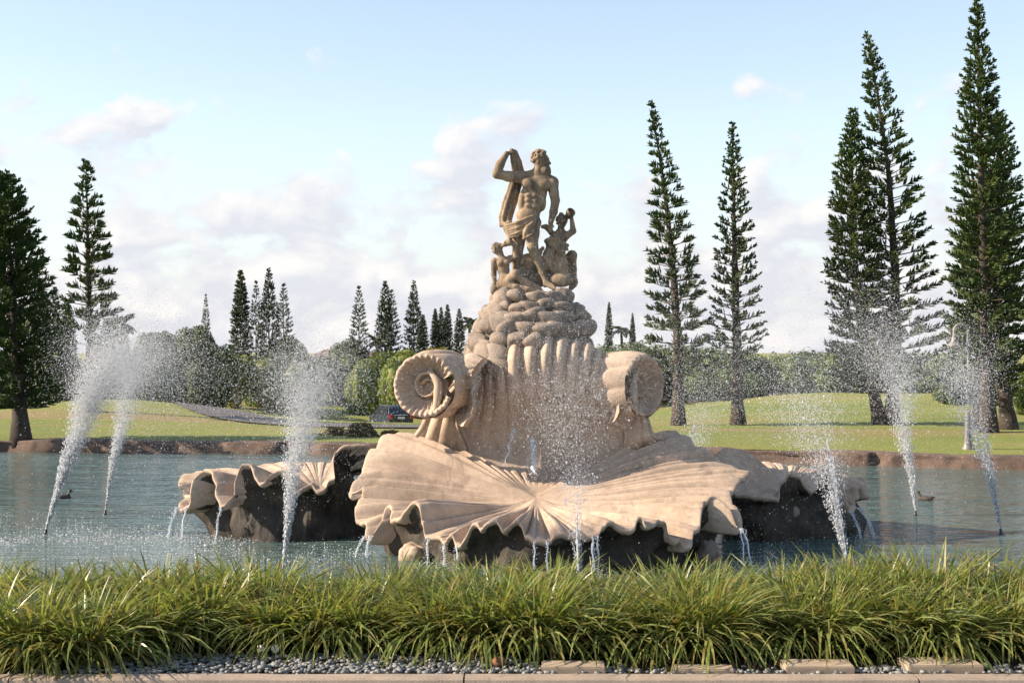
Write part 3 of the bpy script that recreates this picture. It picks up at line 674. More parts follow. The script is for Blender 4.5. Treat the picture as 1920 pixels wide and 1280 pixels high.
shrub('dome2', 70, 180, 650, 742, 92, 'low bush under the open tall pine', 'broadleaf_tree', 'tree')
shrub('dome2', -40, 90, 655, 745, 92, 'low dark bush behind the dense left pine', 'broadleaf_tree', 'tree')
shrub('tuft', 185, 255, 612, 735, 102, 'small feathery tree by the palm at left', 'broadleaf_tree', 'tree')
for k, (a, b, t, bb, D) in enumerate(((596, 664, 800, 845, 53.2), (640, 720, 792, 850, 52.4), (560, 625, 812, 850, 53.0), (700, 768, 806, 856, 51.8))):
    shrub('dry', a, b, t, bb, D, ('brownish bank shrub behind the near left jet', 'tallest brown shrub on the bank below the car', 'low dry shrub farthest left on the bank', 'dry shrub on the bank right below the car')[k], group='dry shrubs on the far bank')
shrub('dome', 1745, 1815, 690, 775, 88, 'dark bush left of the three pine trunks')
shrub('dome2', 1888, 1960, 688, 775, 70, 'leafy green bush at the right edge behind the pines')
shrub('dry', 1845, 1915, 660, 770, 84, 'reddish brown bush behind the three pine trunks')
def far_wood():
    r = np.random.default_rng(88); L = []
    for i in range(66):
        px = 905 + i * 14.5 + r.normal() * 5; D = r.uniform(108, 120); top = np.interp(px, (1100, 1300, 1450, 1600, 1800, 1900), (644, 648, 662, 656, 668, 660)) + r.normal() * 7
        x = (px - 960) / F * D; zt = CAMZ - (top - HOR) / F * D; z0 = lz(x, D); h = zt - z0
        L.append((x, D, z0 + h * 0.55, r.uniform(1.3, 2.1), r.uniform(1.4, 2.0), h * 0.45)); L.append((x + r.normal(), D - 2.2, z0 + h * 0.3, 1.8, 1.5, h * 0.36))
    me = leaf_cloud(89, L, 60000, 0.17, 'wood_far'); o = link('far_wood', me); tag(o, 'distant belt of trees closing the golf lawn at right', 'wood', kind='stuff')
    c = core_mesh(L, 'wood_far'); link('inner_foliage', c, o)
far_wood()
def palm(px, py, D, size, label, n=15, seed=1):
    x = (px - 960) / F * D; z0 = lz(x, D); zc = CAMZ - (py - HOR) / F * D; t = empty('palm_tree', (x, D, z0)); tag(t, label, 'palm')
    b = MB(); h = zc - z0; b.tube([(0.25, 0, -0.3), (0.1, 0, h * 0.5), (0, 0, h)], (0.2, 0.15, 0.12), 8); b.build('trunk', M['bark'], t, True)
    r = np.random.default_rng(seed); L = size; m = 26; s = np.linspace(0.05, 1, m)
    ax = np.stack((L * s, 0 * s, L * (0.35 * s - 0.62 * s ** 2)), -1); A = []; B = []
    for sg in (-1, 1):
        ln = L * 0.30 * np.sin(np.pi * np.clip(s * 0.9 + 0.08, 0, 1)) + 0.05
        A.append(ax); B.append(ax + np.stack((ln * 0.45, sg * ln * 0.85, -ln * 0.35), -1))
    V, f = spindles(np.concatenate(A), np.concatenate(B), 0.05); V2, f2 = spindles(ax[:-1], ax[1:], 0.035)
    me = np_mesh('frond', np.concatenate((V, V2)), np.concatenate((f, f2 + len(V))), M['palm'], False)
    for i in range(n):
        o = link('frond', me, t, (0, 0, h)); o.rotation_euler = (0, R(r.uniform(-50, 25)), i * 2.399 + r.normal() * 0.2); o.scale = (r.uniform(0.8, 1.1),) * 3
palm(228, 606, 92, 1.15, 'coconut palm with drooping fronds right of the open tall pine', 16, 3)
palm(880, 606, 128, 1.3, 'palm touching the left side of the stone mound', 14, 4)
palm(1165, 618, 140, 1.4, 'palm between two small narrow pines right of the mound', 14, 5)
palm(706, 640, 127, 1.2, 'small palm at the foot of the close pine pair', 12, 6)
# ------------------------------------------------------------------ the shell fountain
FC = at(1000, 1011, 27.0); FC[2] = 0.0
fountain = empty('shell_fountain', tuple(FC)); tag(fountain, 'large tan sandstone fountain of scallop shells topped by a stone mound', 'fountain')
def fobj(name, me, label=None):
    o = link(name, me, fountain); o.location = -Vector(FC)
    if label: o['label'] = label
    return o
BOWL = {}
def bowl_pt(px, D, dz=0.0):
    """point on the front basin's inner surface below pixel column px at distance D"""
    x = (px - 960) / F * D; q = BOWL[FRONT]; i = np.argsort((q[:, 0] - x) ** 2 + (q[:, 1] - D) ** 2)[:6]; return np.array((x, D, q[i, 2].mean() + dz))
FRONT = 'big front scallop basin with a wavy dripping lip'
def shell_basin(lip, H, NT, NR, closed, label, zexp=2.0, wide=0.035, ribs=40, rib_amp=0.03, th=0.10, dq=2.6, foot=None, foot_r=1.2, foot_label=None, seed=0, zback=0.0, ped=((0.02, -0.055), (0.10, -0.16), (0.17, -0.26), (0.36, 0.55), (0.60, 1.0))):
    """fluted shell lofted from its lowest point H to a traced lip; lip detail dies out towards H"""
    lip = np.asarray(lip, float); L = resample(lip, NT, closed); L = gsmooth(L, NT * 0.0022, closed); Ls = gsmooth(L, NT * wide, closed); det = L - Ls
    r = np.linspace(0.0, 1.0, NR) ** 0.9
    base = H[None, None, :] + (Ls[:, None, :] - H[None, None, :]) * r[None, :, None]
    ze = zexp + zback * np.clip((Ls[:, None, 2] - H[2]) / 0.5, 0, 1)      # sides and back rise steeply out of the bowl
    base[..., 2] = H[2] + (Ls[:, None, 2] - H[2]) * (1 - (1 - r[None, :]) ** ze)
    P = base + det[:, None, :] * (r[None, :, None] ** dq)
    s = np.concatenate(([0], np.cumsum(np.linalg.norm(np.diff(Ls, axis=0), axis=1)))); s = s / s[-1]
    ph = 2 * np.pi * ribs * s + 1.2 * np.sin(2 * np.pi * s * 5 + seed)
    wave = (np.abs(np.sin(ph / 2)) ** 0.55 - 0.65) + 0.45 * (np.abs(np.sin(ph * 0.29 + 1.0)) - 0.6)
    amp = rib_amp * np.clip((r - 0.20) * 2.0, 0, 1) * np.clip((1.0 - r) * 6 + 0.45, 0, 1)
    fine_w = np.abs(np.sin(ph * 1.31 + 0.7 * np.sin(s * 60))) ** 0.6 - 0.6
    hd = Ls - H[None]; sidew = 1 + 0.9 * np.clip(np.abs(hd[:, 0]) / (np.abs(hd[:, 1]) + np.abs(hd[:, 0]) + 1e-6) * 1.6 - 0.5, 0, 1)      # deeper grooves on the flanks
    P[..., 2] += (wave * sidew)[:, None] * amp[None, :] * 1.9 + (fine_w * sidew)[:, None] * amp[None, :] * 0.6
    P[..., 2] += 0.02 * vnoise(P, 1.1, seed + 3, 2)
    hub = np.exp(-(r / 0.16) ** 2)[None]; P[..., 2] += hub * 0.05
    BOWL[label] = P.reshape(-1, 3)
    # thin rounded lip and underside
    inw = H[None, :] - Ls; inw[:, 2] = 0; inw /= np.linalg.norm(inw, axis=1)[:, None]
    rows = [P]
    e = P[:, -1]; rows.append((e - inw * 0.025 + np.array((0, 0, -0.02)))[:, None]); rows.append((e - inw * 0.02 + np.array((0, 0, -0.06)))[:, None]); rows.append((e + inw * 0.03 + np.array((0, 0, -th)))[:, None])
    B = P[:, ::-1].copy(); B[..., 2] -= th; B = B[:, 1:-1:3] + inw[:, None] * 0.03; rows.append(B)
    Q = np.concatenate(rows, 1)
    o = fobj('shell_basin', grid_mesh('shell_basin', Q, M['stone'], closed, flip=True), label)
    # dark pedestal rising from the water to the underside
    if foot is not None:
        foot = np.asarray(foot, float); c0 = Ls.copy(); rr = []
        c1 = Ls + 0.97 * det; c2 = Ls + 0.55 * det; fdir = c0 - foot; fdir[:, 2] = 0; fl = np.linalg.norm(fdir, axis=1); F0 = foot[None, :] + fdir / fl[:, None] * np.minimum(fl * 0.8, foot_r)[:, None]; F0[:, 2] = -0.4
        for q, dz in ped:
            cc = c1 if q < 0.03 else (c2 if q < 0.13 else c0)
            p = c0 * (1 - q) + F0 * q if dz > 0.3 else cc + inw * (q * 1.6)
            z = (cc[:, 2] + dz) if dz < 0.3 else c0[:, 2] * (1 - dz) + (-0.4) * dz
            p = p.copy(); p[:, 2] = z; rr.append(p)
        rr = np.stack(rr, 1); n2 = 17; t = np.linspace(0, rr.shape[1] - 1, n2); i = np.clip(t.astype(int), 0, rr.shape[1] - 2); f = t - i
        G2 = rr[:, i] * (1 - f)[None, :, None] + rr[:, i + 1] * f[None, :, None]
        k = vnoise(G2, 2.0, seed + 9, 5); fade = np.clip(np.arange(n2) / 4.0, 0, 1)[None]; G2[..., :2] -= (inw[:, None, :2] * (0.34 * k * fade)[..., None])
        G2[..., 2] += 0.05 * vnoise(G2, 3.0, seed + 10, 2) * (np.arange(n2) > 0)
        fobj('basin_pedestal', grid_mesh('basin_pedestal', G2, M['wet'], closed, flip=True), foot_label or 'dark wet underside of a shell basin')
    return L

def front_basin():
    def q(u, v, D): return at(640 + u / 2.4615, 780 + v / 2.4615, D)
    T = [(430, 130, 27.4), (330, 100, 27.3), (260, 80, 27.2), (205, 88, 27.0), (180, 110, 26.9), (165, 142, 26.7), (135, 155, 26.5), (110, 215, 26.3), (98, 235, 26.2), (104, 268, 26.1), (60, 300, 26.0), (40, 340, 25.9), (38, 378, 25.8), (70, 372, 25.8), (108, 330, 25.8), (100, 360, 25.7), (82, 395, 25.6), (66, 440, 25.4), (70, 470, 25.3), (85, 500, 25.2), (125, 502, 25.0), (112, 545, 24.9), (130, 552, 24.8), (160, 535, 24.8), (195, 480, 24.9), (214, 412, 25.0), (232, 402, 24.9), (240, 440, 24.8), (226, 490, 24.7), (265, 462, 24.5), (310, 418, 24.4), (350, 398, 24.3), (366, 425, 24.2), (378, 480, 24.1), (388, 552, 24.0), (425, 560, 23.9), (462, 540, 23.8), (474, 592, 23.7), (503, 552, 23.6), (520, 545, 23.6), (528, 592, 23.5), (570, 562, 23.4), (604, 498, 23.3), (626, 484, 23.3), (642, 516, 23.2), (690, 484, 23.1), (722, 478, 23.1), (744, 520, 23.0), (800, 490, 23.0), (826, 484, 23.0), (846, 540, 22.9), (890, 574, 22.8), (950, 574, 22.8), (990, 538, 22.8), (1030, 548, 22.8), (1090, 556, 22.8), (1100, 536, 22.8), (1120, 552, 22.8), (1185, 545, 22.8), (1200, 510, 22.8), (1220, 484, 22.9), (1256, 488, 22.9), (1285, 528, 22.9), (1350, 520, 22.9), (1362, 456, 23.1), (1384, 458, 23.1), (1398, 508, 23.0), (1450, 500, 23.1), (1462, 466, 23.2), (1494, 474, 23.2), (1500, 545, 23.2), (1545, 588, 23.2), (1560, 548, 23.3), (1575, 585, 23.3), (1612, 602, 23.3), (1622, 532, 23.4), (1648, 536, 23.5), (1658, 440, 23.8), (1672, 385, 24.1), (1700, 368, 24.2), (1735, 385, 24.2), (1765, 418, 24.1), (1800, 450, 24.0), (1815, 500, 23.9), (1842, 522, 23.9), (1846, 490, 24.0), (1832, 440, 24.2), (1795, 395, 24.5), (1790, 335, 24.8), (1830, 318, 25.0), (1862, 268, 25.3), (1886, 268, 25.3), (1868, 250, 25.6), (1800, 244, 26.0), (1745, 238, 26.3), (1735, 190, 26.6), (1690, 160, 26.8), (1632, 150, 27.0), (1618, 118, 27.2), (1580, 86, 27.3), (1530, 74, 27.4), (1450, 100, 27.4), (1380, 125, 27.4), (1280, 150, 27.5), (1100, 160, 27.7), (900, 160, 27.8), (700, 160, 27.7), (520, 150, 27.5)]
    lip = [q(*t) for t in T]
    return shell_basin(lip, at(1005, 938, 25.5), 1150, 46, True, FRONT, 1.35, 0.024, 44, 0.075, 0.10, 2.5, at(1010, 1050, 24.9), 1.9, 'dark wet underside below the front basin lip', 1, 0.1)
LIP_F = front_basin()
def left_basin():
    def q(u, v, D): return at(320 + u / 4.364, 800 + v / 4.364, D)
    T = [(70, 465, 28.2), (105, 490, 28.0), (112, 560, 27.8), (165, 562, 27.6), (110, 590, 27.5), (72, 625, 27.4), (80, 655, 27.3), (112, 655, 27.2), (160, 640, 27.1), (176, 590, 27.1), (168, 520, 27.1), (190, 420, 27.2), (262, 352, 27.2), (300, 345, 27.2), (345, 362, 27.1), (350, 420, 27.0), (385, 470, 26.9), (368, 530, 26.8), (404, 600, 26.7), (412, 652, 26.6), (440, 640, 26.6), (530, 550, 26.7), (528, 450, 26.8), (560, 380, 26.9), (580, 302, 26.9), (620, 290, 26.9), (662, 300, 26.9), (690, 400, 26.7), (740, 465, 26.6), (782, 450, 26.6), (804, 400, 26.7), (870, 350, 26.8), (930, 360, 26.8), (950, 430, 26.7), (990, 480, 26.6), (1030, 540, 26.5), (1080, 490, 26.6), (1150, 460, 26.7), (1200, 525, 26.6), (1260, 510, 26.6), (1290, 440, 26.8), (1345, 430, 26.9), (1338, 380, 27.0), (1328, 290, 27.2), (1342, 205, 27.4), (1400, 160, 27.4), (1470, 152, 27.4), (1500, 158, 27.4), (1545, 135, 27.4), (1610, 155, 27.4), (1645, 215, 27.4), (1660, 330, 27.6),
         (1600, 300, 28.6), (1400, 300, 29.2), (1230, 292, 29.6), (1000, 284, 29.9), (800, 300, 30.0), (560, 345, 29.8), (300, 345, 29.4), (180, 375, 29.0), (95, 395, 28.7), (80, 430, 28.4)]
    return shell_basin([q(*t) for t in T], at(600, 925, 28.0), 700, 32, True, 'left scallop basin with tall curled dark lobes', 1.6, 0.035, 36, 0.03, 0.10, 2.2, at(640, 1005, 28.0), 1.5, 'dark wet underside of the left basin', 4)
LIP_L = left_basin()
def right_basin():
    def q(u, v, D): return at(1300 + u / 4.266, 780 + v / 4.266, D)
    T = [(330, 620, 26.6), (480, 630, 26.6), (580, 648, 26.6), (684, 652, 26.6), (686, 600, 26.7), (690, 520, 26.9), (745, 492, 27.0), (760, 456, 27.0), (848, 466, 27.0), (890, 540, 26.9), (950, 592, 26.8), (990, 560, 26.9), (1030, 455, 27.1), (1060, 425, 27.2), (1095, 430, 27.2), (1132, 500, 27.1), (1165, 575, 27.1), (1200, 640, 27.1), (1240, 700, 27.1), (1228, 745, 27.2), (1272, 755, 27.3), (1290, 715, 27.4), (1282, 650, 27.5), (1320, 640, 27.6), (1308, 560, 27.7), (1335, 552, 27.8), (1352, 600, 27.8), (1404, 632, 27.9), (1386, 560, 28.3), (1372, 500, 28.7),
         (1130, 455, 29.4), (830, 400, 29.8), (600, 366, 29.9), (380, 366, 29.6), (360, 300, 28.4), (330, 268, 28.0), (260, 258, 27.8), (200, 280, 27.6), (180, 330, 27.4), (200, 430, 27.2), (250, 560, 26.9)]
    return shell_basin([q(*t) for t in T], at(1480, 915, 28.0), 640, 32, True, 'right scallop basin with dark lobes behind the right jet', 1.6, 0.035, 34, 0.03, 0.10, 2.2, at(1470, 1000, 28.0), 1.35, 'dark wet underside of the right basin', 8)
LIP_R = right_basin()

def lump_mesh(name, seed, rad, mat, sub=3, rough=0.12, freq=1.2, facets=0):
    bm = bmesh.new(); bmesh.ops.create_icosphere(bm, subdivisions=sub, radius=1.0); V = np.array([v.co[:] for v in bm.verts])
    f = np.array([[v.index for v in q.verts] for q in bm.faces]); bm.free()
    if facets:      # worn block : rounded intersection of random planes
        q = np.random.default_rng(seed); n = q.normal(size=(facets, 3)); n /= np.linalg.norm(n, axis=1)[:, None]; h = q.uniform(0.74, 1.05, facets)
        rad_ = (np.clip(V @ n.T / h, 0, None) ** 9).sum(1) ** (-1 / 9); V = V * np.clip(rad_, 0.6, 1.2)[:, None]
    V = V * (1 + rough * vnoise(V, freq, seed, 3)[:, None]); V = np.sign(V) * np.abs(V) ** 0.92
    return np_mesh(name, V * np.array(rad), f, mat)
for i, (px, py, D, rx, ry, rz, mt) in enumerate(((490, 990, 27.2, .26, .25, .25, 'stone'), (512, 992, 27.3, .13, .2, .22, 'stone'), (778, 1046, 24.5, .26, .30, .24, 'stone'), (870, 1052, 24.3, .42, .3, .10, 'stone'), (1488, 985, 27.3, .22, .25, .42, 'boulder'), (1507, 985, 27.5, .16, .25, .42, 'boulder'), (1328, 1040, 24.0, .16, .2, .24, 'boulder'))):
    o = fobj('foot_rock', lump_mesh('foot_rock', 60 + i, (rx, ry, rz), M[mt], 4, 0.40, 1.6, 9)); p = at(px, py, D); o.location = Vector(p) - Vector(FC)

def sheet(rows, nu, nv, ribs=0, amp=0.0, bulge=0.0, dirn=(0, -1, 0), seed=0, phase=0.0, soft=0, across=False):
    """rows: list of polylines (same meaning of ends) -> smooth grid"""
    A = np.stack([resample(np.array(r, float), nu) for r in rows], 1); t = np.linspace(0, A.shape[1] - 1, nv); out = np.empty((nu, nv, 3))
    # Catmull-Rom across the rows
    n = A.shape[1]
    for j, tt in enumerate(t):
        i = min(int(tt), n - 2); f = tt - i; p0 = A[:, max(i - 1, 0)]; p1 = A[:, i]; p2 = A[:, i + 1]; p3 = A[:, min(i + 2, n - 1)]
        out[:, j] = 0.5 * ((2 * p1) + (-p0 + p2) * f + (2 * p0 - 5 * p1 + 4 * p2 - p3) * f * f + (-p0 + 3 * p1 - 3 * p2 + p3) * f ** 3)
    for _ in range(soft):
        q = out.copy(); q[1:-1] = 0.5 * out[1:-1] + 0.25 * (out[2:] + out[:-2]); out = q.copy(); out[:, 1:-1] = 0.5 * q[:, 1:-1] + 0.25 * (q[:, 2:] + q[:, :-2])
    u = np.linspace(0, 1, nu)[:, None]; v = np.linspace(0, 1, nv)[None]; d = np.array(dirn, float); d /= np.linalg.norm(d)
    w = bulge * np.sin(np.pi * u) * np.sin(np.pi * v)
    if ribs: w = w + amp * (np.abs(np.sin(np.pi * ribs * ((v + 0.25 * u) if across else u) + phase)) ** 0.7 - 0.5)
    out += w[..., None] * d; out += 0.012 * vnoise(out, 2.5, seed, 2)[..., None] * d
    return out
def thick(P, d):
    """closed slab from a grid: front P, back P + d"""
    nu, nv = P.shape[:2]; B = P + np.array(d); V = np.concatenate((P.reshape(-1, 3), B.reshape(-1, 3))); n = nu * nv
    f = [grid_faces(nu, nv), grid_faces(nu, nv, False, n, True)]; rim = np.concatenate((np.arange(nv), np.arange(1, nu) * nv + nv - 1, (nu - 1) * nv + np.arange(nv - 2, -1, -1), np.arange(nu - 2, 0, -1) * nv)); nx = np.roll(rim, -1)
    f.append(np.stack((rim, rim + n, nx + n, nx), -1)); return V, np.concatenate(f)
def row(pts): return [at(*p) for p in pts]
def back_shell():
    rows = [row(((868, 716, 27.5), (902, 700, 26.95), (955, 645, 26.6), (1035, 632, 26.5), (1110, 645, 26.6), (1150, 682, 26.8), (1172, 700, 27.4))),
            row(((860, 738, 27.2), (900, 714, 26.75), (955, 672, 26.3), (1035, 662, 26.2), (1110, 672, 26.3), (1152, 696, 26.5), (1180, 716, 27.0))),
            row(((850, 768, 27.0), (896, 748, 26.75), (952, 722, 26.35), (1030, 714, 26.25), (1106, 720, 26.35), (1156, 738, 26.5), (1188, 752, 26.8))),
            row(((834, 798, 26.95), (890, 786, 26.8), (948, 774, 26.65), (1022, 770, 26.65), (1102, 774, 26.6), (1160, 782, 26.55), (1200, 790, 26.7))),
            row(((812, 822, 26.9), (878, 818, 26.85), (944, 818, 26.8), (1016, 818, 26.8), (1096, 818, 26.8), (1168, 816, 26.8), (1226, 814, 26.9))),
            [bowl_pt(px, D, 0.03) for px, D in ((800, 26.95), (866, 26.8), (932, 26.65), (1010, 26.6), (1090, 26.65), (1172, 26.8), (1240, 26.95))],
            [bowl_pt(px, D, -0.06) for px, D in ((792, 26.8), (860, 26.55), (928, 26.35), (1010, 26.25), (1096, 26.35), (1180, 26.55), (1250, 26.8))]]
    P = sheet(rows, 210, 90, 0, 0, 0, (0, -1, 0.2), 3, soft=45)
    u = np.linspace(0, 1, 210)[:, None]; v = np.linspace(0, 1, 90)[None] * 1.35
    w = (np.abs(np.sin(np.pi * (15 * u + 0.25 * np.sin(9 * u)))) ** 0.55 - 0.62) * (0.19 * np.exp(-((v - 0.22) / 0.42) ** 2) + 0.06 * np.clip(1.3 - v, 0, 1)) * np.clip((u - 0.14) * 12, 0, 1) * np.clip((0.93 - u) * 12, 0, 1)
    P[..., 1] -= w; P[..., 2] += w * 0.5
    P[:, 0, 1] += 0.25
    edge = (np.exp(-u / 0.03) + np.exp(-(1 - u) / 0.03)) * np.clip((v - 0.75) * 3, 0, 1); P[..., 1] += 0.22 * edge; P[..., 2] -= 0.16 * edge
    V, f = thick(P, (0, 0.35, -0.06)); fobj('back_shell', np_mesh('back_shell', V, f, M['stone']), 'upright fluted shell wall behind the front basin')
back_shell()
def flaps():
    # left : lit curled edge of the upright shell, upper curl and lower tongue
    P = sheet([row(((872, 664, 26.72), (858, 690, 26.62), (862, 712, 26.52), (880, 706, 26.32))), row(((884, 662, 26.42), (868, 684, 26.22), (872, 708, 26.12), (888, 704, 26.02))), row(((905, 672, 26.22), (893, 684, 26.02), (884, 700, 25.92), (886, 708, 25.82)))], 60, 40, 5, 0.035, 0.12, (-0.6, -0.8, 0.1), 5)
    V, f = thick(P, (0.12, 0.22, -0.03)); fobj('shell_flap', np_mesh('shell_flap', V, f, M['stone']), 'upper sunlit curl on the left edge of the upright shell')
    P = sheet([row(((866, 702, 26.62), (852, 735, 26.52), (850, 765, 26.42), (856, 792, 26.12), (862, 798, 25.92))), row(((874, 704, 26.17), (862, 738, 26.27), (862, 768, 26.22), (862, 790, 26.02), (864, 799, 25.82))), row(((884, 703, 25.92), (880, 735, 25.97), (880, 765, 25.92), (874, 785, 25.82), (866, 799, 25.72))), row(((890, 700, 26.02), (884, 735, 25.67), (887, 765, 25.62), (878, 783, 25.62), (867, 800, 25.67)))], 90, 50, 4, 0.03, -0.10, (-0.5, -0.8, 0.1), 6)
    V, f = thick(P, (0.10, 0.16, -0.02)); fobj('shell_flap', np_mesh('shell_flap', V, f, M['stone']), 'lower sunlit tongue on the left edge of the upright shell')
    # left wing joining the flap to the side of the basin
    P = sheet([row(((872, 698, 27.2), (836, 722, 27.0), (815, 752, 26.9), (800, 780, 26.8), (794, 808, 26.9), (786, 832, 27.0))) + [bowl_pt(780, 27.1, -0.05)], row(((872, 706, 27.0), (848, 738, 26.75), (832, 768, 26.65), (826, 800, 26.6), (824, 818, 26.7), (822, 836, 26.8))) + [bowl_pt(822, 26.9, -0.05)], row(((876, 712, 26.8), (860, 745, 26.8), (854, 772, 26.7), (858, 800, 26.5), (868, 820, 26.65), (876, 838, 26.7))) + [bowl_pt(880, 26.75, -0.05)]], 90, 50, 3, 0.07, 0.04, (-0.4, -0.9, 0.1), 7, soft=60, across=True)
    V, f = thick(P, (0.10, 0.25, -0.04)); fobj('shell_wing', np_mesh('shell_wing', V, f, M['stone']))
    b = MB(); b.tube(gsmooth(resample(np.array(row(((845, 712, 26.6), (832, 728, 26.5), (815, 752, 26.4), (804, 775, 26.4), (795, 800, 26.4), (785, 812, 26.45), (781, 816, 26.5)))), 30), 2), np.interp(np.linspace(0, 1, 30), (0, .5, 1), (0.06, 0.085, 0.05)), 10)
    fobj('shell_stem', b.mesh('shell_stem', M['stone'], True))
    # right : mirrored and in shade
    P = sheet([row(((1140, 664, 26.9), (1158, 690, 26.9), (1164, 740, 26.8), (1160, 780, 26.6), (1155, 795, 26.4))), row(((1136, 662, 26.5), (1150, 690, 26.4), (1155, 735, 26.4), (1152, 775, 26.3), (1150, 792, 26.3))), row(((1150, 664, 26.3), (1162, 690, 26.2), (1164, 735, 26.1), (1160, 772, 26.1), (1152, 790, 26.2)))], 90, 40, 4, 0.03, 0.05, (0.5, -0.8, 0.1), 8)
    V, f = thick(P, (-0.06, 0.2, -0.02)); fobj('shell_flap', np_mesh('shell_flap', V, f, M['stone']), 'shaded curl on the right edge of the upright shell')
    P = sheet([row(((1155, 700, 27.0), (1165, 740, 27.1), (1170, 780, 26.9), (1170, 830, 26.6))) + [bowl_pt(1165, 26.75, -0.05)], row(((1172, 705, 26.8), (1186, 740, 26.8), (1196, 780, 26.7), (1205, 825, 26.5))) + [bowl_pt(1218, 26.9, -0.05)], row(((1180, 700, 27.1), (1200, 745, 27.0), (1218, 790, 26.9), (1224, 815, 26.8))) + [bowl_pt(1254, 27.1, -0.05)]], 90, 40, 3, 0.07, 0.04, (0.3, -0.9, 0.1), 9, soft=60, across=True)
    V, f = thick(P, (-0.1, 0.25, -0.04)); fobj('shell_wing', np_mesh('shell_wing', V, f, M['stone']))
flaps()
def volute(cpx, cpy, D, rad, ax, mirror, squash, label, tilt=0.0):
    """rolled shell end seen down its axis: outer flared ring, inner curl, body running back"""
    C = at(cpx, cpy, D); n = np.array((ax[0], ax[1], 0.0)); n /= np.linalg.norm(n); a = np.cross(np.array((0, 0, 1.0)), n); a = a if a[0] > 0 else -a; b = np.array((0, 0, 1.0)); sg = -1.0 if mirror else 1.0
    def pt(rho, phi, dep, sh=0.0): return C[None] + (rho * np.cos(phi) * sg * squash + sh * sg)[..., None] * a + (rho * np.sin(phi))[..., None] * b - dep[..., None] * n
    def ring(p0, p1, r0, r1, inn, dep_in, dep0, nphi, nw, ribs, rib):
        ph = np.linspace(p0, p1, nphi); w = np.linspace(0, 1, nw); PH, W = np.meshgrid(ph, w, indexing='ij'); s = (PH - p0) / (p1 - p0)
        rho = (r0 + (r1 - r0) * s) * (1 - (1 - inn) * W) * (1 + 0.012 * np.sin(PH * ribs * 0.5)); dep = dep0 + dep_in * W ** 1.3 - 0.07 * np.sin(np.pi * np.clip(W * 2.2, 0, 1)) + rib * np.abs(np.sin(PH * ribs / 2 + 0.5 * W)) * np.sin(np.pi * np.clip(W * 0.9 + 0.05, 0, 1)) + 0.25 * s * dep0
        Q = C[None, None] + (rho * np.cos(PH) * sg * squash)[..., None] * a + (rho * np.sin(PH))[..., None] * b - dep[..., None] * n
        return Q
    Q = ring(0.12 * np.pi, 1.88 * np.pi, rad * 1.03, rad * 0.95, 0.46, 0.24, 0.02, 260, 28, 30, 0.05)
    # outer skin running back into the body
    ph = np.linspace(-0.05 * np.pi, 1.95 * np.pi, 160); bk = np.linspace(0, 1, 16); PH, W = np.meshgrid(ph, bk, indexing='ij')
    rho = rad * np.interp(W, (0, .12, .35, .7, 1), (1.0, 1.05, 1.03, 0.9, 0.6)); dep = 0.02 + 0.85 * W; sh = 0.50 * W ** 1.1
    S = C[None, None] + (rho * np.cos(PH) * sg * squash + sh * sg)[..., None] * a + (rho * np.sin(PH) + 0.12 * W)[..., None] * b - dep[..., None] * n
    S += ((0.075 * (np.abs(np.sin(PH * 4.5 + 2.2 * W)) ** 0.6 - 0.6) + 0.05 * vnoise(S, 1.8, 5, 3)) * np.sin(np.pi * np.clip(W * 0.92 + 0.08, 0, 1)) ** 0.7)[..., None] * (np.cos(PH)[..., None] * sg * a + np.sin(PH)[..., None] * b)
    I = ring(0.35 * np.pi, 2.9 * np.pi, rad * 0.47, rad * 0.20, 0.40, 0.22, 0.16, 180, 14, 20, 0.012)
    IW = I[:, :1].copy(); wall = np.stack([I[:, 0] - n * x for x in (0.0, 0.10, 0.28)], 1)
    nu = [Q.shape, S.shape, I.shape, wall.shape]; V = []; f = []; k = 0
    for G_, fl in ((Q, mirror), (S, not mirror), (I, mirror), (wall, not mirror)):
        V.append(G_.reshape(-1, 3)); f.append(grid_faces(G_.shape[0], G_.shape[1], False, k, fl)); k += G_.shape[0] * G_.shape[1]
    # back disc closing the funnel
    dph = np.linspace(0, 2 * np.pi, 60, endpoint=False); dr = np.linspace(0, 0.6, 5) * rad; PH, Rr = np.meshgrid(dph, dr, indexing='ij')
    Dk = C[None, None] + (Rr * np.cos(PH) * sg * squash)[..., None] * a + (Rr * np.sin(PH))[..., None] * b - np.full(PH.shape, 0.36)[..., None] * n
    V.append(Dk.reshape(-1, 3)); f.append(grid_faces(60, 5, True, k)); k += 300
    o = fobj('volute', np_mesh('volute', np.concatenate(V), np.concatenate(f), M['stone']), label)
    m = MB(); e = np.linspace(0, 1, 20); pts = np.stack([C + (sg * squash * rad * x) * a + rad * y * b - d * n for x, y, d in zip(np.interp(e, (0, .4, .7, 1), (0.10, 0.42, 0.40, 0.28)), np.interp(e, (0, .4, .7, 1), (0.48, 0.10, -0.40, -0.93)), np.interp(e, (0, .5, 1), (0.18, 0.12, 0.10)))])
    m.tube(gsmooth(pts, 1.5), np.interp(e, (0, .3, .6, 1), (0.04, 0.07, 0.085, 0.05)), 12); fobj('volute_fold', m.mesh('volute_fold', M['stone'], True))
volute(794, 724, 25.95, 0.60, (-0.26, -0.96), False, 1.0, 'sunlit rolled volute on the left of the upright shell')
volute(1210, 724, 26.25, 0.585, (0.55, -0.84), True, 0.80, 'shaded rolled volute on the right of the upright shell')

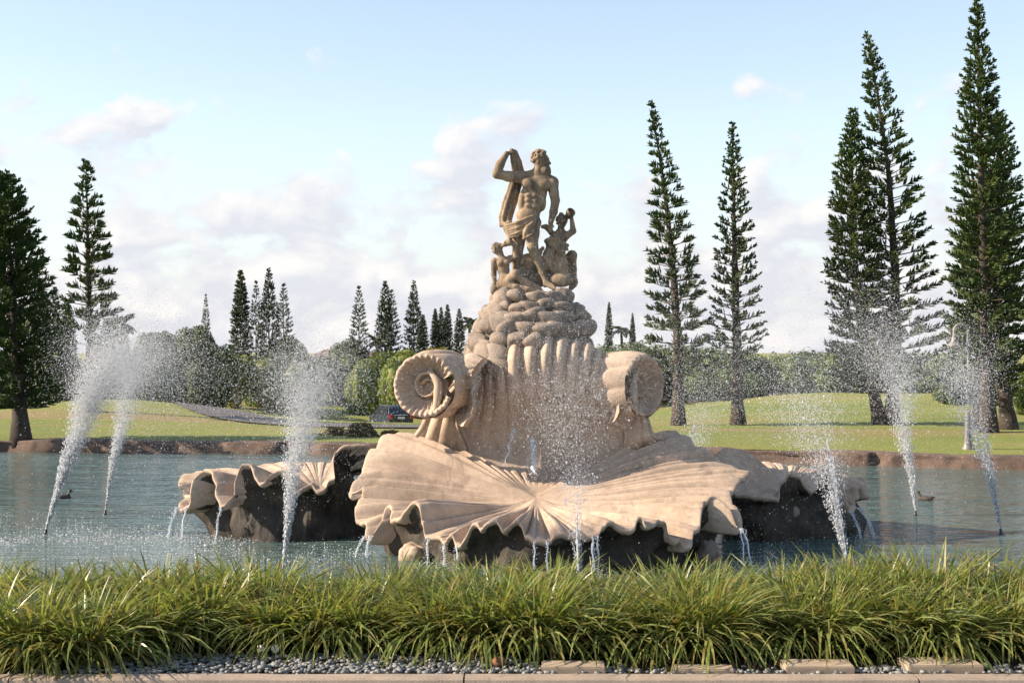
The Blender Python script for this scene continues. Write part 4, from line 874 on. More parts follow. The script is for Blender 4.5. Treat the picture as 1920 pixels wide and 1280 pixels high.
# mound of rounded stones
def mound():
    S = 27.0 / F
    prof = ((548, 0.70), (570, 0.78), (585, 0.95), (610, 1.10), (640, 1.24), (680, 1.34), (720, 1.42), (780, 1.5))
    yy = np.array([p[0] for p in prof]); rr = np.array([p[1] for p in prof])
    b = MB(); cx = at(1001, 600, 27.6)
    b.lathe([(0.0, CAMZ - (546 - HOR) * S - 0.02)] + [((r - 0.17) if y < 650 else 0.75, CAMZ - (y - HOR) * S) for y, r in prof] + [(0.75, 1.2)], (cx[0], cx[1], 0), 40); fobj('mound_core', b.mesh('mound_core', M['mortar'], True))
    r = np.random.default_rng(23); protos = [lump_mesh('stone', 200 + i, (1, 1, 1), M['boulder'], 3, 0.16, 1.3, 13) for i in range(9)]
    def ring(y, n, half, hz, jit, th0=0.0, span=(0, 2 * np.pi)):
        rad = np.interp(y, yy, rr); n_all = n
        for i in range(n_all):
            th = th0 + 2 * np.pi * i / n_all + r.normal() * 0.25 / n_all
            if not span[0] <= (th % (2 * np.pi)) <= span[1]: continue
            yj = y + r.normal() * jit; pxj = 1001 + math.cos(th) * np.interp(yj, yy, rr) / S
            if math.sin(th) < 0.3 and ((yj > 652 and pxj > 948) or (yj > 632 and pxj > 1000)): continue
            R0 = np.interp(yj, yy, rr); k = r.uniform(0.84, 1.28); o = link('stone', protos[int(r.integers(9))], fountain)
            z = CAMZ - (yj - HOR) * S; o.location = Vector((cx[0] + math.cos(th) * (R0 - 0.10), cx[1] + math.sin(th) * (R0 - 0.10), z)) - Vector(FC)
            o.rotation_euler = (r.normal() * 0.2, r.normal() * 0.2 - 0.3, th); o.scale = (0.17 * k, half * k * r.uniform(0.92, 1.12), hz * k)
    ring(557, 12, 0.215, 0.145, 2.5)
    ring(577, 18, 0.215, 0.125, 3, 0.1); ring(594, 20, 0.225, 0.140, 4, 0.25); ring(614, 21, 0.225, 0.150, 4, 0.05); ring(637, 21, 0.235, 0.16, 4, 0.2)
    ring(661, 20, 0.245, 0.18, 4, 0.0); ring(687, 19, 0.26, 0.20, 3, 0.17)
mound()
# ------------------------------------------------------------------ the statue group (sculpted in photo pixels, 1 unit = 1 px at 27.6 m)
SD = 27.6; SS = SD / F
def spx(V):
    """(px, depth px, -py) -> metres relative to the statue's foot"""
    return (V - np.array((1001.0, 0.0, -549.0))) * SS
foot = at(1001, 549, SD)
statue = empty('statue_group', tuple(foot)); tag(statue, 'weathered stone statue group of a bearded man between two horn blowing figures', 'statue')
def P3(u, v, d=0.0): return (860 + u / 3.657, d, -(250 + v / 3.657))
def C4(u, v, d, r): return P3(u, v, d) + (r,)
def hand(s, w, d, up, n=4, L=9.0, spread=1.9, r=1.25):
    """palm at w, fingers along d, separate and slightly bent; thumb from the side"""
    w = np.array(w, float); d = np.array(d, float); d /= np.linalg.norm(d); up = np.array(up, float); side = np.cross(d, up); side /= np.linalg.norm(side); up = np.cross(side, d)
    s.ell(w + d * 2.5, (4.2, 3.0, 4.2), 2.0)
    for i in range(n):
        o = w + d * 5 + side * spread * (i - 1.5); ln = L * (0.72, 0.95, 1.0, 0.82)[i]
        m = o + d * ln * 0.5 + up * 0.4; e = o + d * ln * 0.9 - up * 2.2; s.cap(o, m, r, r * 0.95, 0.6); s.cap(m, e, r * 0.95, r * 0.75, 0.5)
    t0 = w + d * 1.0 - side * 4.0; s.cap(t0, t0 + d * 4.0 - side * 2.5 - up * 1.0, 1.5, 1.1, 0.8)
def man():
    s = SDF((915, -45, -560), (1060, 45, -268), 1.15)
    # torso, leaning back to the viewer's left hip
    s.ell(P3(535, 350, 2), (26, 15, 20), 4, 0.12); s.ell(P3(512, 420, 2), (25.5, 14, 19), 6, 0.1); s.ell(P3(500, 495, 1), (24, 13.5, 18), 6); s.ell(P3(475, 565, 1), (22, 14, 16), 6); s.ell(P3(490, 610, 1), (21, 14, 12), 5)
    s.ell(P3(482, 348, -7.5), (15, 7.5, 11.5), 2.6, -0.12); s.ell(P3(580, 358, -7.5), (14, 7.5, 11.5), 2.6, 0.15)          # chest muscles
    for u, v in ((468, 430), (512, 432), (466, 462), (512, 466), (466, 500), (508, 504)): s.ell(P3(u + 10, v, -10.5), (6.2, 4.2, 4.8), 2.2)    # stomach
    s.ell(P3(470, 560, -9), (15, 7, 12), 4)
    s.ell(P3(432, 470, -2), (7, 9, 16), 4); s.ell(P3(576, 475, -2), (6.5, 9, 15), 4)                                      # flanks
    s.cap(P3(425, 300, 2), P3(545, 262, 3), 8, 7, 6); s.cap(P3(545, 262, 3), P3(650, 330, 3), 7, 9, 6)                    # trapezius, collar
    # neck and head turned to the right
    s.cap(P3(540, 275, 3), P3(555, 225, 1), 10.0, 8.8, 4)
    s.ell(P3(558, 178, 1), (14.0, 13.5, 16.0), 3); s.ell(P3(588, 195, -1), (9.5, 10.0, 13.5), 3)
    s.ell(P3(604, 176, -3.0), (4.6, 7.5, 2.6), 1.4)                                                                    # brow
    s.cap(P3(612, 186, -3), P3(624, 208, -3.5), 1.9, 2.9, 1.0)                                                         # nose
    s.ell(P3(603, 192, -9.0), (3.0, 2.2, 1.9), 0.6, 0, True); s.ell(P3(604, 192, -8.2), (2.0, 1.7, 1.5), 0.4)             # eye socket, eye
    s.ell(P3(592, 207, -8.0), (5.0, 3.5, 4.0), 1.5)                                                                    # cheek
    s.ell(P3(543, 196, -12.5), (2.6, 2.0, 4.6), 0.8)                                                                   # ear
    s.cap(P3(612, 224, -3), P3(618, 228, -4), 1.6, 1.2, 0.6)                                                           # lips
    r = np.random.default_rng(5)
    for i in range(26):   # beard locks
        a = r.uniform(0, 1); u = 560 + 62 * a + r.normal() * 4; v = 236 + 38 * a ** 0.7 + r.normal() * 5; s.ell(P3(u, v, r.uniform(-9, 3)), (r.uniform(2.4, 3.8), 3.0, r.uniform(2.6, 4.2)), 0.9)
    s.ell(P3(600, 254, -3), (9, 8, 9.5), 2.5); s.ell(P3(612, 272, -3), (6, 6, 6), 2)
    for i in range(95):   # curled hair over the skull
        th = r.uniform(0.15, 3.6); ph = r.uniform(-1.35, 1.35); x = math.cos(th); z = math.sin(th); rr = 1.0
        p = np.array((1011.5 - 15.2 * -math.cos(th) * math.cos(ph) * 1.0, 1 + 14.2 * math.sin(ph), -(297.0 - 16.0 * math.sin(th) * math.cos(ph))))
        if p[0] > 1021 and p[2] < -290: continue
        if p[2] < -312: continue
        s.ell(p, (r.uniform(2.0, 3.3),) * 3, 0.7)
    # raised arm, elbow out to the left, hand over the shoulder gripping the cloak
    s.ell(P3(432, 300, 1), (12, 11, 11.5), 4); s.cap(P3(430, 298, 0), P3(340, 297, -3), 11.0, 9.6, 4); s.cap(P3(340, 297, -3), P3(262, 283, -6), 9.6, 8.2, 3); s.cap(P3(262, 283, -6), P3(285, 215, -5), 8.4, 8.2, 3); s.cap(P3(285, 215, -5), P3(328, 142, -2), 8.0, 5.4, 3)
    hand(s, P3(345, 135, -1), (1.0, 0.1, 0.12), (0, -0.3, 1.0))
    # lowered arm
    s.ell(P3(645, 345, 2), (10.5, 11, 12.5), 4, -0.2); s.cap(P3(645, 350, 2), P3(662, 455, 1), 10.0, 8.4, 4); s.ell(P3(652, 410, -1), (8.5, 8.5, 13), 3); s.cap(P3(664, 462, 1), P3(650, 540, -3), 8.2, 7.6, 3); s.cap(P3(650, 540, -3), P3(630, 615, -8), 7.4, 5.0, 3)
    hand(s, P3(630, 628, -9), (-0.02, -0.12, -1.0), (0, -1.0, 0.1), L=11, spread=2.1, r=1.45)
    # forward leg
    s.cap(P3(505, 620, -2), P3(500, 690, -10), 15.5, 14.0, 4); s.cap(P3(500, 690, -10), P3(505, 770, -14), 14.0, 10.5, 4); s.ell(P3(505, 780, -18), (9, 7, 9), 3); s.cap(P3(508, 790, -14), P3(540, 870, -11), 10.0, 10.2, 4); s.cap(P3(540, 870, -11), P3(575, 955, -13), 10.0, 7.0, 3); s.cap(P3(575, 955, -13), P3(598, 1010, -15), 7.0, 6.0, 3)
    s.cap(P3(598, 1025, -15), P3(648, 1062, -24), 6.4, 5.0, 3); s.ell(P3(592, 1040, -12), (6, 6, 5), 2)
    for i in range(5): s.cap(P3(650 + i * 3, 1062 + i * 3, -30 + i * 4.2), P3(672 + i * 2, 1078 + i, -32 + i * 4.2), 2.1, 1.7, 0.8)
    # standing leg behind
    s.cap(P3(425, 640, 4), P3(408, 760, 6), 15, 11.5, 4); s.cap(P3(408, 760, 6), P3(400, 870, 8), 11, 10, 4); s.cap(P3(400, 870, 8), P3(395, 1000, 6), 10, 7, 4); s.cap(P3(395, 1020, 4), P3(400, 1040, -10), 6.5, 5, 3)
    link('bearded_figure', s.mesh('bearded_figure', M['statue'], spx), statue)['label'] = 'muscular bearded man with one arm raised'
def cloak():
    s = SDF((925, -45, -460), (1030, 45, -268), 1.15)
    for i in range(5):   # cloth hanging from the raised hand behind the shoulder
        o = (i - 2) * 7.0; dd = (0, -3, 1, -2, 2)[i]; s.chain([C4(376 + o * 1.2, 112 + 3 * i, 2 + dd, 3.0), C4(394 + o * 1.9, 190, 5 + dd, 3.2), C4(408 + o * 2.3, 262, 9 + dd, 3.4), C4(385 + o * 2.4, 360, 14 + dd, 3.5), C4(350 + o * 2.8, 470, 13 + dd, 3.6), C4(322 + o * 2.6, 570, 9 + dd, 3.4), C4(318 + o * 2.0, 632, 4 + dd, 3.2)], 1.4)
    for i in range(6):   # rolled folds round the hips
        o = i * 17.0; s.chain([C4(302 + i * 5, 604 + o * 0.95, 4 - i, 2.4), C4(330 + i * 4, 636 + o, -9 - i * 0.4, 2.9), C4(400, 618 + o * 1.05, -20 + i * 0.7 + (i % 2) * 1.6, 2.9), C4(462, 590 + o * 1.0, -20 + (i % 2) * 1.2, 2.6), C4(515, 570 + o * 0.75, -15, 2.2)], 0.9)
    s.ell(P3(345, 645, 2), (11, 11, 13), 2); s.ell(P3(405, 660, -3), (18, 14.5, 14), 2)
    for i in range(3): s.chain([C4(505 - i * 8, 620 + 16 * i, -24, 3.0), C4(470 - i * 6, 650 + 18 * i, -24, 3.8), C4(452, 690 + 14 * i, -22, 3.6), C4(470 + 12 * i, 722 + 4 * i, -22, 3.0)], 1.5)
    s.chain([C4(445, 728, -22, 2.6), C4(480, 712, -26, 2.8), C4(515, 690, -25, 2.4)], 1.5)
    link('cloak', s.mesh('cloak', M['statue'], spx), statue)['label'] = 'draped cloak rolled round the hips'
def horn(a, b, r0, r1, name, wall=1.4):
    a = np.array(a, float); b = np.array(b, float); lo = np.minimum(a, b) - r1 - 5; hi = np.maximum(a, b) + r1 + 5; s = SDF(lo, hi, 0.8); d = (b - a) / np.linalg.norm(b - a)
    s.cap(a, b, r0, r1, 0.1); s.cap(b - d * 6, b + d * (r1 + 3), r1 - wall - 1.2, r1 - wall + 0.6, 0.1, True); t = b + d * (r1 * 0.8 + 8)
    s.ell(t, (r1 * 1.3,) * 3, 0.1, 0, True)
    link('horn', s.mesh(name, M['statue'], spx), statue)['label'] = 'flared trumpet horn at the mouth of a smaller figure'
def curls(s, c, r, n, seed, cut):
    q = np.random.default_rng(seed)
    for i in range(n):
        u = q.normal(size=3); u /= np.linalg.norm(u)
        if cut(u): continue
        s.ell(np.array(c) + u * np.array(r), (q.uniform(1.6, 2.6),) * 3, 0.6)
def left_boy():
    s = SDF((912, -50, -562), (1030, 40, -438), 1.05)
    s.ell(P3(268, 790, -10), (8.6, 8.6, 10.2), 2, 0.5); s.ell(P3(283, 778, -10), (5.5, 6.5, 6.5), 2); s.cap(P3(288, 770, -14), P3(292, 764, -14), 1.3, 1.6, 0.6); s.ell(P3(280, 762, -16), (1.8, 1.2, 1.2), 0.3, 0, True)
    curls(s, P3(262, 790, -9), (9.0, 8.8, 10.0), 60, 3, lambda u: u[0] > 0.25 and u[2] > -0.9 or (u[1] < -0.5 and u[0] > -0.3))
    s.cap(P3(285, 825, -9), P3(292, 855, -8), 6.0, 6.4, 3)
    s.ell(P3(303, 888, -9), (13.5, 9.5, 12.5), 3); s.ell(P3(290, 893, -17), (6.5, 4, 5.5), 1.5); s.ell(P3(330, 890, -17), (6.5, 4, 5.5), 1.5); s.ell(P3(308, 940, -8), (11.5, 9.0, 12), 4); s.ell(P3(318, 990, -10), (11.5, 9.5, 10), 4); s.ell(P3(312, 1020, -8), (13, 10, 8), 4)
    # supporting arm
    s.ell(P3(248, 878, -7), (6.5, 7, 6.5), 3); s.cap(P3(244, 880, -7), P3(240, 965, -5), 6.2, 5.0, 3); s.cap(P3(240, 965, -5), P3(250, 1045, -8), 5.2, 3.6, 3); hand(s, P3(253, 1052, -9), (0.05, -0.2, -1), (0, -1, 0), L=7, spread=1.5, r=1.1)
    # arm raised to the horn
    s.ell(P3(352, 862, -8), (6.5, 6.5, 6.5), 3); s.cap(P3(352, 862, -8), P3(392, 848, -14), 6.0, 5.2, 3); s.cap(P3(392, 848, -14), P3(384, 775, -18), 5.0, 3.6, 3); hand(s, P3(380, 768, -18), (-0.55, 0.1, 0.9), (0, -1, 0), L=6, spread=1.4, r=1.0)
    # legs : one stretched, one folded
    s.cap(P3(300, 1035, -12), P3(390, 1060, -22), 9.8, 8.0, 4); s.ell(P3(392, 1060, -23), (8, 7.4, 7.4), 2); s.cap(P3(392, 1060, -22), P3(470, 1072, -24), 7.4, 6.6, 3); s.cap(P3(470, 1072, -24), P3(540, 1082, -26), 6.4, 4.2, 3); s.ell(P3(552, 1080, -27), (6, 5, 5.2), 2); s.cap(P3(552, 1080, -27), P3(578, 1098, -32), 4.4, 3.2, 2)
    for i in range(5): s.cap(P3(574 + i, 1088 + i * 5, -33), P3(586 + i, 1096 + i * 5, -35), 1.4, 1.1, 0.5)
    s.cap(P3(335, 1025, -14), P3(385, 968, -26), 9.2, 8.4, 4); s.ell(P3(388, 972, -27), (8.4, 8, 9.0), 2); s.cap(P3(392, 982, -26), P3(450, 1020, -22), 7.4, 6.4, 3); s.cap(P3(450, 1020, -22), P3(530, 1048, -22), 6.2, 3.8, 3); s.cap(P3(530, 1050, -23), P3(552, 1058, -28), 3.8, 2.8, 2)
    link('seated_figure', s.mesh('seated_figure', M['statue'], spx), statue)['label'] = 'smaller seated figure blowing a horn at left'
    horn(P3(294, 778, -15), P3(352, 748, -20), 2.4, 8.4, 'horn')
def right_boy():
    s = SDF((1008, -40, -562), (1090, 45, -385), 1.05)
    s.ell(P3(708, 600, 6), (9.2, 9.0, 10.5), 2); s.ell(P3(722, 588, 9), (6, 7, 7), 2)
    curls(s, P3(706, 596, 5), (9.6, 9.4, 10.6), 80, 9, lambda u: u[1] > 0.6)
    s.ell(P3(703, 552, 4), (4.6, 4.0, 3.4), 1.5); s.cap(P3(704, 640, 6), P3(700, 668, 6), 6, 7.5, 3)
    s.ell(P3(700, 705, 6), (15.5, 10, 13), 4); s.ell(P3(690, 760, 7), (13, 10, 15), 4); s.ell(P3(682, 830, 6), (13, 11, 16), 4); s.ell(P3(720, 890, 8), (13, 11, 15), 4)
    s.cap(P3(748, 695, 6), P3(786, 668, 8), 6.8, 5.6, 3); s.cap(P3(786, 668, 8), P3(776, 590, 2), 5.8, 3.8, 3); hand(s, P3(775, 582, 1), (-0.35, -0.1, 0.95), (0, -1, 0), L=6, spread=1.4, r=1.1)
    s.cap(P3(655, 700, 4), P3(600, 640, 2), 6.2, 4.6, 3); s.cap(P3(600, 640, 2), P3(575, 640, 0), 4.6, 3.6, 3)
    s.cap(P3(745, 870, 8), P3(778, 835, 2), 10, 9, 4); s.cap(P3(778, 835, 2), P3(782, 930, 4), 8.6, 7.6, 4); s.cap(P3(782, 930, 4), P3(788, 1000, 2), 7.6, 6.4, 3); s.ell(P3(790, 1020, 0), (8, 8, 9), 3); s.cap(P3(785, 1040, -2), P3(770, 1060, -8), 6, 5, 3)
    link('standing_figure', s.mesh('standing_figure', M['statue'], spx), statue)['label'] = 'smaller figure seen from behind with a raised horn at right'
    horn(P3(735, 585, 6), P3(767, 545, -6), 3.4, 9.0, 'horn')
def rock_mass():
    s = SDF((918, -45, -572), (1085, 50, -430), 1.6); r = np.random.default_rng(3)
    for u, v, d, a, b, c in ((660, 760, 4, 17, 14, 18), (650, 850, 2, 21, 15, 24), (690, 930, 0, 20, 15, 18), (600, 930, 4, 16, 14, 20), (480, 900, 10, 22, 14, 22), (440, 980, 8, 26, 16, 18), (520, 1010, 4, 24, 16, 14), (700, 1005, -10, 24, 15, 14), (620, 740, -4, 10, 8, 6), (640, 728, -12, 11, 6, 3.2), (700, 900, -14, 7, 5, 16), (725, 900, -12, 4, 4, 18), (620, 860, -12, 9, 5, 18)):
        s.ell(P3(u, v, d), (a, b, c), 5)
    for i in range(46): s.ell(P3(r.uniform(560, 740), r.uniform(740, 960), r.uniform(-17, -9)), (r.uniform(2, 5), 3, r.uniform(4, 9)), 2.0, r.normal() * 0.3)
    for i in range(5):     # coiled fish tail : concentric ribs
        c = np.array(P3(515, 1000, -12)); ra = 5 + 3.4 * i; ph = np.linspace(0.1, 2.9, 9); q = [tuple(c + np.array((ra * math.cos(x) * 0.9, -2 + 0.6 * i, ra * math.sin(x) - 6))) + (1.5,) for x in ph]; s.chain(q, 0.6)
    s.cap(P3(430, 900, -8), P3(445, 870, -10), 3, 4, 2)
    s.ell((1001, 4, -558), (74, 40, 12), 5)
    link('rock_mass', s.mesh('rock_mass', M['statue'], spx), statue)
man(); cloak(); left_boy(); right_boy(); rock_mass()
def urn():
    b = MB(); p = np.array(P3(245, 1085, -6)); c = spx(p[None])[0]
    ph = np.linspace(0, np.pi * 2, 16); b.lathe([(0.02, -0.10), (0.07, -0.09), (0.085, 0.0), (0.06, 0.07), (0.05, 0.09), (0.06, 0.10)], tuple(c + np.array((0, 0, 0.05))), 16); b.build('shell_knob', M['statue'], statue, True)
urn()
# ------------------------------------------------------------------ jets, trickles and spray
TET = np.array(((1, 1, 1), (1, -1, -1), (-1, 1, -1), (-1, -1, 1)), float) / 1.25
TETF = np.array(((0, 1, 2), (0, 3, 1), (0, 2, 3), (1, 3, 2)))
OCT = np.array(((1, 0, 0), (-1, 0, 0), (0, 1, 0), (0, -1, 0), (0, 0, 1), (0, 0, -1)), float)
OCTF = np.array(((0, 2, 4), (2, 1, 4), (1, 3, 4), (3, 0, 4), (2, 0, 5), (1, 2, 5), (3, 1, 5), (0, 3, 5)))
def drops(name, P, rad, parent=None, vel=None, stretch=None, octa=False, mat='drop', seed=0):
    r = np.random.default_rng(seed); n = len(P); S, Fc = (OCT, OCTF) if octa else (TET, TETF); k = len(S)
    q = r.normal(size=(n, 3, 3)); a = q[:, 0] / np.linalg.norm(q[:, 0], axis=1)[:, None]; b = np.cross(a, q[:, 1]); b /= np.linalg.norm(b, axis=1)[:, None]; c = np.cross(a, b)
    V = S[None, :, 0, None] * a[:, None] + S[None, :, 1, None] * b[:, None] + S[None, :, 2, None] * c[:, None]
    V = V * rad[:, None, None]
    if vel is not None:
        d = vel / (np.linalg.norm(vel, axis=1)[:, None] + 1e-6); V = V + (V * d[:, None]).sum(-1)[..., None] * d[:, None] * (stretch - 1)[:, None, None]
    V = V + P[:, None]; f = Fc[None] + (np.arange(n) * k)[:, None, None]
    o = link(name, np_mesh(name, V.reshape(-1, 3), f.reshape(-1, 3), M[mat], True), parent); return o
GRAV = 9.81
def water_jet(npx, npy, apx, apy, label, seed, N, dy=0.0, fine=1.0, wide=1.0, tmax=1.42, drift=0.1, stream=1.0, rise=0.30, cone=0.055, early=0.75):
    r = np.random.default_rng(seed); D = ground_D(npy, 0.0); p0 = at(npx, npy, D); p0[2] = 0.05; t = empty('water_jet', (p0[0], p0[1], 0)); tag(t, label, 'jet', 'arching water jets round the fountain')
    Da = D + dy; za = CAMZ - (apy - HOR) / F * Da; vz = math.sqrt(2 * GRAV * za); ta = vz / GRAV; v = np.array((((apx - 960) / F * Da - p0[0]) / ta, dy / ta, vz))
    b = MB(); d = v / np.linalg.norm(v); b.tube([(0, 0, -0.15), (0, 0, 0.0), tuple(d * 0.10)], (0.035, 0.035, 0.022), 10); b.lathe([(0.0, -0.1), (0.06, -0.1), (0.06, 0.0), (0.04, 0.015), (0.0, 0.015)], (0, 0, 0), 12); b.build('nozzle', M['black'], t, True)
    tt = r.uniform(0, 1, N) ** 0.70 * tmax * ta; s = wide * (0.006 + 0.19 * tt + 0.50 * tt ** 2)
    clump = np.stack([vnoise(np.stack((tt * 9, 0 * tt, 0 * tt), -1), 1.0, seed + c, 3) for c in range(3)], -1) * (s * 0.8)[:, None]
    th_ = ta * (1 - np.exp(-1.3 * tt / ta)) / (1 - math.exp(-1.3)); th_ = np.where(tt < ta, tt * 0.5 + th_ * 0.5, th_ * 0.75 + ta * 0.25)      # drag slows the drift
    core = np.array((0, 0, 0.06))[None] + np.stack((v[0] * th_, v[1] * th_, v[2] * tt), -1); core[:, 2] -= 0.5 * GRAV * tt ** 2; core[:, 0] += drift * np.clip(tt - 0.5 * ta, 0, None) ** 2 * 2
    P = core + clump + np.clip(r.normal(size=(N, 3)), -2.3, 2.3) * s[:, None] * np.array((1, 1, 0.8))
    rad = np.exp(r.normal(size=N) * 0.42) * np.interp(tt / ta, (0, 0.25, 0.7, 2), (0.0052, 0.0046, 0.0033, 0.0030)) * fine; k = (P[:, 2] > 0.01) & ((tt > 0.4 * ta) | (r.uniform(size=N) < early))
    vel = v[None] * np.ones((N, 1)); vel[:, 2] -= GRAV * tt
    o = drops('spray', P[k], rad[k], t, vel[k], np.interp(tt / ta, (0, 0.3, 1), (4.0, 2.2, 1.2))[k], seed=seed); o['kind'] = 'stuff'
    # solid foot of the jet : a bundle of ragged strands
    m = int(150 * stream); ts = r.uniform(0, 1, m) ** 1.6 * rise * ta; dirs = r.normal(size=(m, 3)) * cone; A = []; B = []
    P0 = (v[None] * (1 + dirs)) * ts[:, None]; P0[:, 2] -= 0.5 * GRAV * ts ** 2; ln = r.uniform(0.008, 0.024, m); P1 = (v[None] * (1 + dirs)) * (ts + ln)[:, None]; P1[:, 2] -= 0.5 * GRAV * (ts + ln) ** 2
    V, f = spindles(P0 + np.array((0, 0, .06)), P1 + np.array((0, 0, .06)), r.uniform(0.006, 0.020, m) * stream ** 0.3)
    link('jet_strands', np_mesh('jet_strands', V, f, M['drop'], True), t)
water_jet(85, 1001, 240, 650, 'tall white jet nearest the left edge of the picture', 1, 72000, wide=1.15, fine=1.1)
water_jet(197, 964, 268, 668, 'fainter far jet, second from the left edge', 2, 32000, wide=1.0)
water_jet(530, 1078, 590, 690, 'near left jet rising in front of the left basin', 3, 52000, wide=1.0, fine=0.85, stream=1.3)
water_jet(1085, 1092, 1050, 655, 'central near jet spraying over the front basin', 4, 60000, dy=2.4, wide=2.7, fine=0.68, stream=1.6, drift=0.4, rise=0.09, cone=0.18, early=0.35)
water_jet(1588, 1056, 1478, 668, 'near right jet in front of the right basin', 5, 36000, dy=1.0, wide=2.2, fine=0.85, stream=1.5, drift=-1.1, tmax=1.5)
water_jet(1717, 966, 1655, 640, 'far right jet leaning left, next to the duck', 6, 32000, wide=1.4, drift=-0.5)
water_jet(1877, 1000, 1775, 662, 'thin leaning jet nearest the right edge of the picture', 7, 28000, wide=1.3, drift=-0.5)
water_jet(1290, 935, 1330, 672, 'faint low jet rising just right of the right volute', 8, 22000, wide=3.0, fine=0.9, drift=0.6)

def lip_at(px, py):
    best = None
    for L in (LIP_F, LIP_L, LIP_R):
        q = np.stack((960 + L[:, 0] / L[:, 1] * F, HOR + (CAMZ - L[:, 2]) / L[:, 1] * F), -1); d = np.hypot(q[:, 0] - px, q[:, 1] - py); i = int(d.argmin())
        if best is None or d[i] < best[0]: best = (d[i], L[i])
    return best[1]
def trickle(p, vx, vy, label, seed, rad=0.012, n=90):
    r = np.random.default_rng(seed); p = np.array(p, float); t = empty('water_trickle', (p[0], p[1], 0)); tag(t, label, 'water', 'thin streams dripping from the shell lips')
    T = math.sqrt(2 * max(p[2], 0.2) / GRAV); s = np.linspace(0, T, 16); b = MB()
    for k in range(2):
        o = r.normal(size=2) * 0.014; P = np.stack((o[0] + vx * s + 0.012 * np.sin(s * 37 + k + seed), o[1] + vy * s, p[2] - 0.5 * GRAV * s ** 2 - 0.02), -1); b.tube(P, rad * (0.55 + 0.5 * np.abs(np.sin(s * 29 + seed + 2 * k))), 6)
    b.build('stream', M['stream'], t, True)
    ts = r.uniform(0.2, 1, n) * T; P = np.stack((vx * ts, vy * ts, p[2] - 0.5 * GRAV * ts ** 2), -1) + r.normal(size=(n, 3)) * (0.02 + 0.03 * ts)[:, None]
    m = n // 2; a = r.uniform(0, 6.28, m); q = np.abs(r.normal(size=m)) * 0.16; P = np.concatenate((P, np.stack((vx * T + q * np.cos(a), vy * T + q * np.sin(a), r.uniform(0.005, 0.10, m)), -1)))
    o = drops('droplets', P[P[:, 2] > 0], r.uniform(0.004, 0.010, len(P))[P[:, 2] > 0], t, octa=True, seed=seed); o['kind'] = 'stuff'
for i, (px, py, vx, vy, lab) in enumerate(((690, 1003, -.75, -.4, 'arching water stream at the far left tip of the front lip'), (697, 1003, -.25, -.5, 'broken water stream just right of the far left lip tip'), (798, 1008, 0, -.5, 'water trickle under the third tongue of the front lip'), (833, 1019, 0, -.5, 'water trickle left of a close pair on the front lip'), (854, 1019, 0, -.5, 'water trickle right of a close pair on the front lip'), (1002, 1013, 0, -.6, 'thick water trickle left below the middle tongue'), (1026, 1013, 0, -.6, 'thick water trickle right below the middle tongue'), (1112, 1004, .0, -.6, 'water trickle just right of the central jet'), (1122, 1002, .05, -.6, 'second water trickle right of the central jet'), (1386, 990, .15, -.5, 'left of two streams from the right tip of the front lip'), (1390, 992, .45, -.5, 'right of two streams from the right tip of the front lip'),
        (338, 948, -.6, -.3, 'arching stream at the outermost tip of the left basin'), (352, 950, -.2, -.4, 'short stream under the left end of the left basin'), (414, 950, -.25, -.4, 'long stream from the tongue of the left basin'), (1590, 955, .7, -.2, 'inner arching stream at the right basin end'), (1600, 948, 1.1, -.2, 'outer arching stream at the right basin end'))):
    trickle(lip_at(px, py), vx, vy, lab, 40 + i)
for i, (a, b, lab) in enumerate((((965, 800, 26.6), (948, 868, 26.0), 'thin slanted water streak inside the upright shell'), ((998, 822, 26.6), (1002, 888, 25.9), 'bright water spout falling inside the upright shell'))):
    A = at(*a); Bp = at(*b); t = empty('water_spout', tuple(A)); tag(t, lab, 'water', 'spouts inside the shell'); r = np.random.default_rng(70 + i); s = np.linspace(0, 1, 24)
    bb = MB(); P = (Bp - A)[None] * s[:, None]; P[:, 2] += 0.05 * np.sin(np.pi * s); P[:, 0] += 0.02 * np.sin(s * 19 + i); bb.tube(P, (0.012 + 0.022 * i) * (0.5 + np.abs(np.sin(s * 13))), 6); bb.build('stream', M['stream'], t, True)
    n = 220 + 500 * i; s = r.uniform(0, 1.1, n); P = (Bp - A)[None] * s[:, None] + r.normal(size=(n, 3)) * (0.02 + 0.06 * s * (1 + i))[:, None]; o = drops('droplets', P, r.uniform(0.004, 0.010, n), t, octa=True, seed=70 + i); o['kind'] = 'stuff'
def splash():
    r = np.random.default_rng(91); n = 9000; px = r.uniform(-30, 480, n); py = 1018 + np.clip(r.normal(size=n), -2.2, 2) * 26
    m = 2600; px = np.concatenate((px, r.normal(size=m) * 70 + 560)); py = np.concatenate((py, 1010 + r.uniform(0, 70, m)))
    m = 1400; px = np.concatenate((px, r.uniform(1420, 1640, m))); py = np.concatenate((py, 985 + r.uniform(0, 80, m)))
    D = CAMZ * F / (py - HOR); P = np.stack(((px - 960) / F * D, D, np.abs(r.normal(size=len(px))) * 0.03 + 0.004), -1)
    k = vnoise(P * np.array((1, 1, 0)), 0.7, 3, 3) + 0.25 * r.normal(size=len(px)) > 0.12
    o = drops('splash_drops', P[k], np.exp(r.normal(size=len(P)) * 0.5)[k] * 0.0050, None, octa=False, seed=92); tag(o, 'sparkling droplets raining onto the pond surface', 'spray', kind='stuff')
splash()

